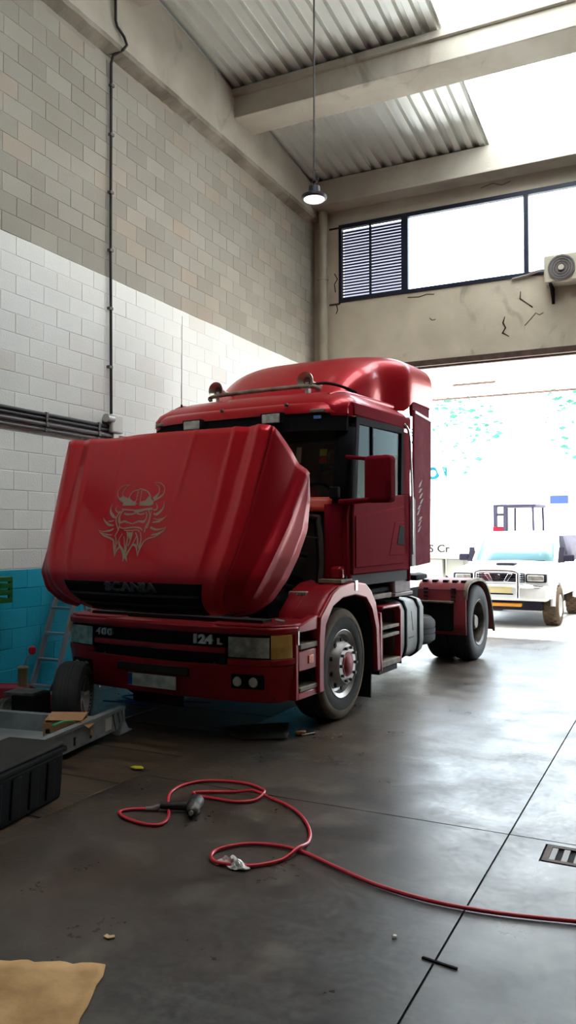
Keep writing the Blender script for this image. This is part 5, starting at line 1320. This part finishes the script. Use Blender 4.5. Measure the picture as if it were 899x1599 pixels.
# trolley jack
jk = empty('trolley_jack', (-5.60, 5.56, 0), R(25), label='red trolley jack with brass cylinder and red ball handle by the wall', cat='jack')
for s in (-1, 1): MB().prism([(-0.32, 0.08), (0.30, 0.06), (0.30, 0.20), (0.05, 0.31), (-0.32, 0.31)], 1, s * 0.11, s * 0.13).build('jack_side', 'jack_red', jk, bevel=0.006)
MB().box(-0.32, 0.10, -0.11, 0.11, 0.27, 0.305).build('jack_top', 'jack_red', jk, bevel=0.01)
MB().lathe([(0, 0.045), (0.17, 0.045), (0.175, 0.052), (0.19, 0.052), (0.20, 0.03)], c=(0.06, 0.02, 0.29), axis=2, n=18).build('jack_cylinder', 'brass', jk)
MB().tube(smooth_path([(0.07, 0.02, 0.49), (0.09, 0.03, 0.55), (0.13, 0.05, 0.60)]), 0.007, 6).build('jack_lever', 'steel', jk)
MB().lathe([(0, 0.0), (0.004, 0.02), (0.02, 0.034), (0.045, 0.038), (0.07, 0.03), (0.085, 0.0)], c=(0.135, 0.052, 0.59), axis=2, n=16).build('jack_knob', 'red_knob', jk)
for sx in (-0.25, 0.25):
    for s in (-1, 1): MB().lathe([(0, 0.06), (0.04, 0.06)], c=(sx, s * 0.135, 0.06), axis=1, n=18, sign=s).build('jack_wheel', 'black', jk)
# motor and gearbox parts
mo = empty('electric_motor', (-5.20, 5.28, 0), R(12), label='oily dark motor block with round end lying behind the tray', cat='motor')
MB().box(-0.06, 0.16, -0.13, 0.15, 0.0, 0.33).build('motor_block', 'black', mo, bevel=0.012)
MB().lathe([(-0.26, 0.06), (-0.24, 0.11), (-0.22, 0.115), (-0.05, 0.115)], c=(0, 0.0, 0.155), axis=0, n=24).build('motor_drum', 'machine_grey', mo)
for k in range(5): MB().lathe([(0, 0.12), (0.012, 0.12)], c=(-0.20 + 0.03 * k, 0, 0.155), axis=0, n=24).build('cooling_fin', 'machine_grey', mo)
MB().box(-0.22, -0.06, -0.09, 0.09, 0.0, 0.05).build('motor_foot', 'black', mo)
MB().box(-0.14, 0.14, -0.12, 0.10, 0.31, 0.35).build('motor_plate', 'machine_grey', mo, bevel=0.006)
gb = empty('gearbox_housing', (-5.42, 6.12, 0), R(-20), label='grey cast gearbox housing on the floor beside the ladder foot', cat='gearbox')
MB().lathe([(-0.2, 0.08), (-0.16, 0.13), (-0.02, 0.16), (0.05, 0.17), (0.06, 0.14)], c=(0, 0, 0.17), axis=1, n=20).build('gearbox_bell', 'machine_grey', gb)
MB().box(-0.11, 0.11, -0.15, 0.0, 0.0, 0.10).build('gearbox_sump', 'machine_grey', gb, bevel=0.02)
MB().lathe([(-0.34, 0.03), (-0.2, 0.035)], c=(0, 0, 0.17), axis=1, n=12).build('gearbox_shaft', 'steel', gb)
# blue cables under the bumper
for i, (pts, lab) in enumerate((([(-5.25, 6.6), (-5.0, 6.75), (-4.8, 6.62), (-4.9, 6.5), (-5.15, 6.62), (-4.7, 6.8), (-4.3, 6.9)], 'dark blue cable curled on the floor behind the upright car wheel'),
                  ([(-5.3, 6.45), (-5.05, 6.52), (-4.86, 6.72), (-5.06, 6.86), (-5.25, 6.7), (-5.0, 6.58)], 'second blue cable loop under the left of the bumper'))):
    o = tag(MB().tube(smooth_path([(x, y, 0.012 + 0.002 * k + 0.022 * i) for k, (x, y) in enumerate(pts)], 8), 0.009, 8).build('blue_cable', 'blue_cable', None, smooth=60), lab, 'cable')

# ------------------------------------------------------------------ outside the gate
MB().box(-60, 60, YB + 0.252, 90, -0.3, -0.02).build('yard_ground', 'yard', None, smooth=0, kind='structure')
can = empty('entrance_canopy', label='pale translucent corrugated canopy projecting outside over the gate', cat='canopy')
xs = []
x = -9.0
while x < 5.0:
    for d, h in ((0.0, 0.0), (0.06, 0.0), (0.085, 0.04), (0.145, 0.04), (0.17, 0.0)): xs.append((x + d, h))
    x += 0.2
MB().loft([[(xx, q, 4.83 + h - 0.01 * (q - 13.6)) for xx, h in xs] for q in (13.68, 15.0, 16.2, 17.32)], caps=False, closed=False).build('canopy_sheet', 'canopy', can, smooth=0)
MB().box(-9.0, 5.0, 17.30, 17.35, 4.735, 4.775).build('canopy_edge_angle', 'rust_steel', can, smooth=0)
MB().box(-4.15, -3.30, 15.86, 15.90, 4.75, 4.79).build('canopy_purlin', 'rust_steel', can, smooth=0)
for xb in (-8.5, 4.5):
    MB().beam((xb, 13.66, 4.78), (xb, 17.3, 4.75), 0.06, 0.10).build('canopy_arm', 'rust_steel', can, smooth=0)

def make_suv(loc, rz, label):
    r = empty('off_road_car', loc, rz, label=label, cat='car')
    B = lambda mb, nm, m, **k: mb.build(nm, m, r, **k)
    # body: side profile lofted over the width with rounded shoulders
    prof = [(0.06, 0.55), (0.02, 0.80), (0.04, 1.02), (0.12, 1.10), (0.9, 1.17), (1.30, 1.20), (1.32, 1.22), (4.55, 1.25), (4.68, 1.10), (4.70, 0.55)]
    secs = []
    for x, inset, dz in ((-0.94, 0.12, -0.10), (-0.92, 0.05, -0.04), (-0.80, 0.02, 0.0), (0, 0.0, 0.015), (0.80, 0.02, 0.0), (0.92, 0.05, -0.04), (0.94, 0.12, -0.10)):
        secs.append([(x, y + (inset if y < 2 else -inset), z + (dz if z > 0.9 else 0)) for y, z in prof])
    B(MB().loft(secs), 'body', 'suv_white', smooth=40)
    B(MB().loft([[(x * (0.86 - 0.0), y, z) for x in (-0.90, -0.5, 0, 0.5, 0.90)] for y, z in ((1.38, 1.21), (1.95, 1.74))], caps=False, closed=False), 'windscreen', 'suv_glass', solid=0.02)
    B(MB().loft([[(-0.80, 1.92, 1.72), (0.80, 1.92, 1.72), (0.72, 1.98, 1.83), (-0.72, 1.98, 1.83)], [(-0.80, 4.45, 1.74), (0.80, 4.45, 1.74), (0.74, 4.4, 1.86), (-0.74, 4.4, 1.86)]]), 'roof', 'suv_white', bevel=0.04)
    for s in (-1, 1):
        B(MB().beam((s * 0.82, 1.36, 1.21), (s * 0.76, 1.95, 1.75), 0.07, 0.07), 'windscreen_pillar', 'suv_white', bevel=0.01)
        B(MB().loft([[(s * 0.90, 1.42, 1.20), (s * 0.90, 4.4, 1.22)], [(s * 0.79, 2.0, 1.74), (s * 0.79, 4.3, 1.76)]], caps=False, closed=False), 'side_window', 'suv_grey', solid=0.02)
        B(MB().box(s * 0.80 - 0.02, s * 0.80 + 0.02, 4.3, 4.45, 1.2, 1.75), 'rear_pillar', 'suv_white')
        m_ = B(MB().box(*sorted((s * 0.96, s * 1.17)), 1.42, 1.52, 1.22, 1.36), 'side_mirror', 'suv_grey', bevel=0.03)
        MB().prism([(1.40, 1.20), (1.60, 1.20), (1.55, 1.50)], 0, s * 0.86, s * 0.97).build('mirror_base', 'suv_grey', m_)
        h_ = B(MB().box(*sorted((s * 0.50, s * 0.88)), 0.0, 0.12, 0.86, 1.02), 'headlamp', 'suv_grey', bevel=0.02)
        MB().box(*sorted((s * 0.53, s * 0.84)), -0.012, 0.06, 0.88, 1.0).build('headlamp_lens', 'headglass', h_, bevel=0.02)
        # wheel arches and wheels with blocky tread
        for yw in (0.85, 3.55):
            w = empty('wheel'); w.parent = r
            tyre((s * 0.99, yw, 0.38), s, 0.27, 0.38, None, tread=False).build('tyre', 'suv_tyre', w, smooth=35)
            MB().lathe([(-0.2, 0.0), (-0.2, 0.2), (0.0, 0.22), (0.01, 0.2), (-0.06, 0.18), (-0.05, 0.0)], c=(s * 0.99, yw, 0.38), axis=0, n=24, sign=s).build('rim', 'suv_white', w)
            tb_ = MB()
            for k in range(22):
                t = 2 * math.pi * k / 22
                for q, ph in ((0.05, 0), (0.13, 0.5), (0.21, 0)):
                    tt = t + ph * 2 * math.pi / 22
                    cc = Vector((s * (0.99 - q), yw + 0.388 * math.cos(tt), 0.38 + 0.388 * math.sin(tt)))
                    tb_.obox(cc, (0.06, 0.05, 0.03), Matrix.Rotation(tt - math.pi / 2, 3, 'X'))
            tb_.build('tread_blocks', 'suv_tyre', w, smooth=0, kind='stuff')
            B(MB().tube([(s * 0.93, yw + 0.47 * math.cos(R(a)), 0.40 + 0.47 * math.sin(R(a))) for a in range(0, 181, 12)], 0.05, 8), 'wheel_flare', 'suv_white')
    B(MB().box(-0.48, 0.48, -0.005, 0.1, 0.86, 1.03), 'grille_panel', 'suv_grey', bevel=0.02)
    for z in (0.88, 0.92, 0.96, 1.0): B(MB().box(-0.47, 0.47, -0.015, 0.02, z, z + 0.014), 'grille_bar', 'chrome', smooth=0)
    for s in (-1, 1): B(MB().prism([(s * 0.10, 0.875), (s * 0.17, 0.875), (s * 0.27, 1.02), (s * 0.18, 1.02)], 1, -0.03, 0.0), 'grille_wing', 'chrome', bevel=0.005)
    B(MB().lathe([(0, 0.05), (0.02, 0.045)], c=(0, -0.02, 0.955), axis=1, n=18, sign=-1), 'grille_badge', 'chrome')
    B(MB().box(-0.93, 0.93, -0.14, 0.12, 0.52, 0.80), 'bumper', 'suv_white', bevel=0.05)
    p = B(MB().box(-0.27, 0.27, -0.155, -0.14, 0.66, 0.78), 'number_plate', 'plate_yellow', smooth=0)
    B(MB().box(-0.30, 0.30, -0.15, -0.135, 0.63, 0.655), 'plate_shadow_gap', 'suv_grey', smooth=0)
    B(MB().box(-0.35, 0.42, -0.02, 0.10, 0.40, 0.46), 'tow_bar', 'orange_bar', bevel=0.01)
    B(MB().box(-0.75, 0.75, 0.2, 3.9, 0.32, 0.56), 'underbody', 'suv_grey')
    B(MB().box(-0.18, 0.18, 0.55, 0.85, 1.155, 1.20), 'bonnet_scoop', 'suv_grey', bevel=0.02)
    B(MB().beam((-0.6, 1.36, 1.225), (0.0, 1.34, 1.235), 0.015, 0.015).beam((0.05, 1.36, 1.225), (0.62, 1.34, 1.235), 0.015, 0.015), 'wiper', 'suv_grey')
    # bull bar
    B(MB().tube(smooth_path([(-0.40, -0.20, 0.58), (-0.40, -0.20, 0.95), (-0.36, -0.19, 1.06), (0, -0.18, 1.08), (0.36, -0.19, 1.06), (0.40, -0.20, 0.95), (0.40, -0.20, 0.58)], 5), 0.035, 10), 'bull_bar', 'chrome')
    B(MB().tube([(-0.40, -0.20, 0.84), (0.40, -0.20, 0.84)], 0.028, 8), 'bull_bar_tube', 'chrome')
    B(MB().tube(smooth_path([(-0.9, -0.05, 0.76), (-0.7, -0.16, 0.80), (-0.42, -0.19, 0.82)]), 0.025, 8), 'bull_bar_wing', 'chrome')
    B(MB().tube(smooth_path([(0.9, -0.05, 0.76), (0.7, -0.16, 0.80), (0.42, -0.19, 0.82)]), 0.025, 8), 'bull_bar_wing', 'chrome')
    return r
make_suv((-3.17, 15.40, -0.02), R(-1.5), 'white off-road car with chrome bull bar parked outside the gate')
make_suv((-0.60, 15.35, -0.02), R(0), 'second white off-road car, only its mirror showing at the right edge')

fk = empty('forklift', (-4.22, 22.6, -0.02), R(-8), label='grey forklift truck with overhead guard standing behind the parked car', cat='forklift')
for x in (-0.52, -0.22):
    MB().box(x - 0.04, x + 0.04, -0.08, 0.08, 0.05, 2.62).build('mast_rail', 'forklift', fk, bevel=0.008)
for z in (0.5, 1.9, 2.3, 2.55): MB().box(-0.5, -0.24, -0.05, 0.05, z, z + 0.07).build('mast_crossbar', 'forklift', fk)
MB().box(-0.55, -0.2, -0.14, -0.09, 1.8, 2.0).build('fork_carriage', 'forklift_red', fk, bevel=0.01)
for x in (-0.5, -0.28): MB().box(x - 0.05, x + 0.05, -1.0, -0.1, 0.08, 0.12).build('fork', 'forklift', fk)
MB().box(-0.2, 0.95, -0.5, 0.55, 0.35, 1.25).build('chassis', 'forklift', fk, bevel=0.06)
MB().box(-0.15, 0.75, -0.46, 0.5, 2.52, 2.60).build('overhead_guard', 'forklift', fk, bevel=0.02)
for x, z2 in ((-0.12, 0), (0.70, 0)):
    for y in (-0.43, 0.46): MB().beam((x, y, 1.2), (x * 0.95, y, 2.55), 0.05).build('guard_post', 'forklift', fk)
MB().box(0.25, 0.7, -0.22, 0.28, 1.25, 1.40).build('seat', 'black', fk, bevel=0.04)
MB().box(0.62, 0.74, -0.22, 0.28, 1.4, 1.9).build('seat_back', 'black', fk, bevel=0.04)
for x in (0.0, 0.75):
    for s in (-1, 1): MB().lathe([(0, 0.28), (0.05, 0.3), (0.18, 0.3), (0.2, 0.28)], c=(x, 0.02 + s * 0.42, 0.30), axis=1, n=20, sign=s).build('wheel', 'black', fk)

tr = empty('flatbed_trailer', (-5.6, 19.2, -0.02), 0, label='low pale trailer with dark lettering on its board beyond the rear wheel', cat='trailer')
MB().box(-1.8, 1.05, -0.03, 0.03, 1.28, 1.62).build('side_board', 'far_wall', tr, smooth=0)
MB().box(-1.8, 1.1, -0.05, 2.2, 1.18, 1.28).build('deck', 'crate_grey', tr, smooth=0)
text('board_lettering', 'S Cr', 'dark_letter', 0.26, tr, (0.22, -0.04, 1.42), (R(90), 0, 0), 0.01, 1.1, 1.0, 0.005)
for x in (-1.2, 0.05): MB().lathe([(0, 0.36), (0.05, 0.40), (0.2, 0.40), (0.22, 0.36)], c=(x, 0.35, 0.40), axis=1, n=24).build('wheel', 'suv_grey', tr)
MB().box(0.35, 0.8, 0.1, 0.6, 0.78, 1.18).build('side_locker', 'crate_grey', tr, bevel=0.02)
MB().box(-0.4, 0.3, 0.0, 0.3, 0.5, 1.18).build('side_locker', 'crate_grey', tr, bevel=0.02)
for x in (-1.7, 1.0): MB().box(x - 0.05, x + 0.05, 0.2, 0.3, 0, 1.2).build('support_leg', 'crate_grey', tr, smooth=0)

bl = empty('white_warehouse', (0, 31, -0.02), 0, label='long white warehouse across the yard with teal letters', cat='building')
MB().box(-26, 10, 0, 8, 0, 5.0).build('wall', 'far_wall', bl, smooth=0)
MB().box(-26.2, 10.2, -0.15, 8.2, 5.0, 5.15).build('roof_edge', 'far_wall', bl, smooth=0)
MB().box(-26, -6.9, -0.06, 0.0, 3.17, 3.21).build('wall_seam', 'crate_grey', bl, smooth=0)
text('wall_lettering', 'OR', 'teal', 0.62, bl, (-8.72, -0.03, 4.22), (R(90), 0, 0), 0.02, 1.1, 1.05, 0.03)
MB().box(-4.45, -3.8, -0.10, 0.0, 2.95, 3.25).build('blue_sign', 'sign_blue', bl, smooth=0)

def tree(loc, h, rad, seed, label, n=230):
    random.seed(seed)
    t = empty('tree', loc, 0, label=label, cat='tree')
    MB().tube([(0, 0, 0), (0.1, 0.05, h * 0.4), (0.0, 0.1, h * 0.75)], [0.16, 0.12, 0.05], 8).build('trunk', 'bark', t)
    for k in range(5):
        a = 2 * math.pi * k / 5
        MB().tube([(0.05, 0.05, h * 0.45), (rad * 0.4 * math.cos(a), rad * 0.4 * math.sin(a), h * 0.68), (rad * 0.75 * math.cos(a), rad * 0.75 * math.sin(a), h * 0.85)], [0.06, 0.04, 0.015], 6).build('branch', 'bark', t)
    mb = MB()
    for k in range(n):
        while True:
            p = Vector((random.uniform(-1, 1), random.uniform(-1, 1), random.uniform(-1, 1)))
            if p.length < 1: break
        c = Vector((p.x * rad, p.y * rad, h * 0.78 + p.z * h * 0.26))
        m = Matrix.Rotation(random.uniform(0, 6.28), 3, 'Z') @ Matrix.Rotation(random.uniform(-1.2, 1.2), 3, 'X')
        L_ = random.uniform(0.10, 0.2); 
        mb.add([c + m @ Vector(q) for q in ((-L_, 0, 0), (0, -L_ * 0.5, 0.02), (L_, 0, 0), (0, L_ * 0.5, 0.02))], [(0, 1, 2, 3)])
    mb.build('foliage', 'leaf', t, smooth=0, kind='stuff')
tree((-7.4, 27.5, -0.02), 7.2, 1.9, 21, 'leafy tree in the yard just right of the truck cab')
tree((-2.6, 28.5, -0.02), 8.0, 1.7, 22, 'leafy tree at the far right beyond the canopy edge')
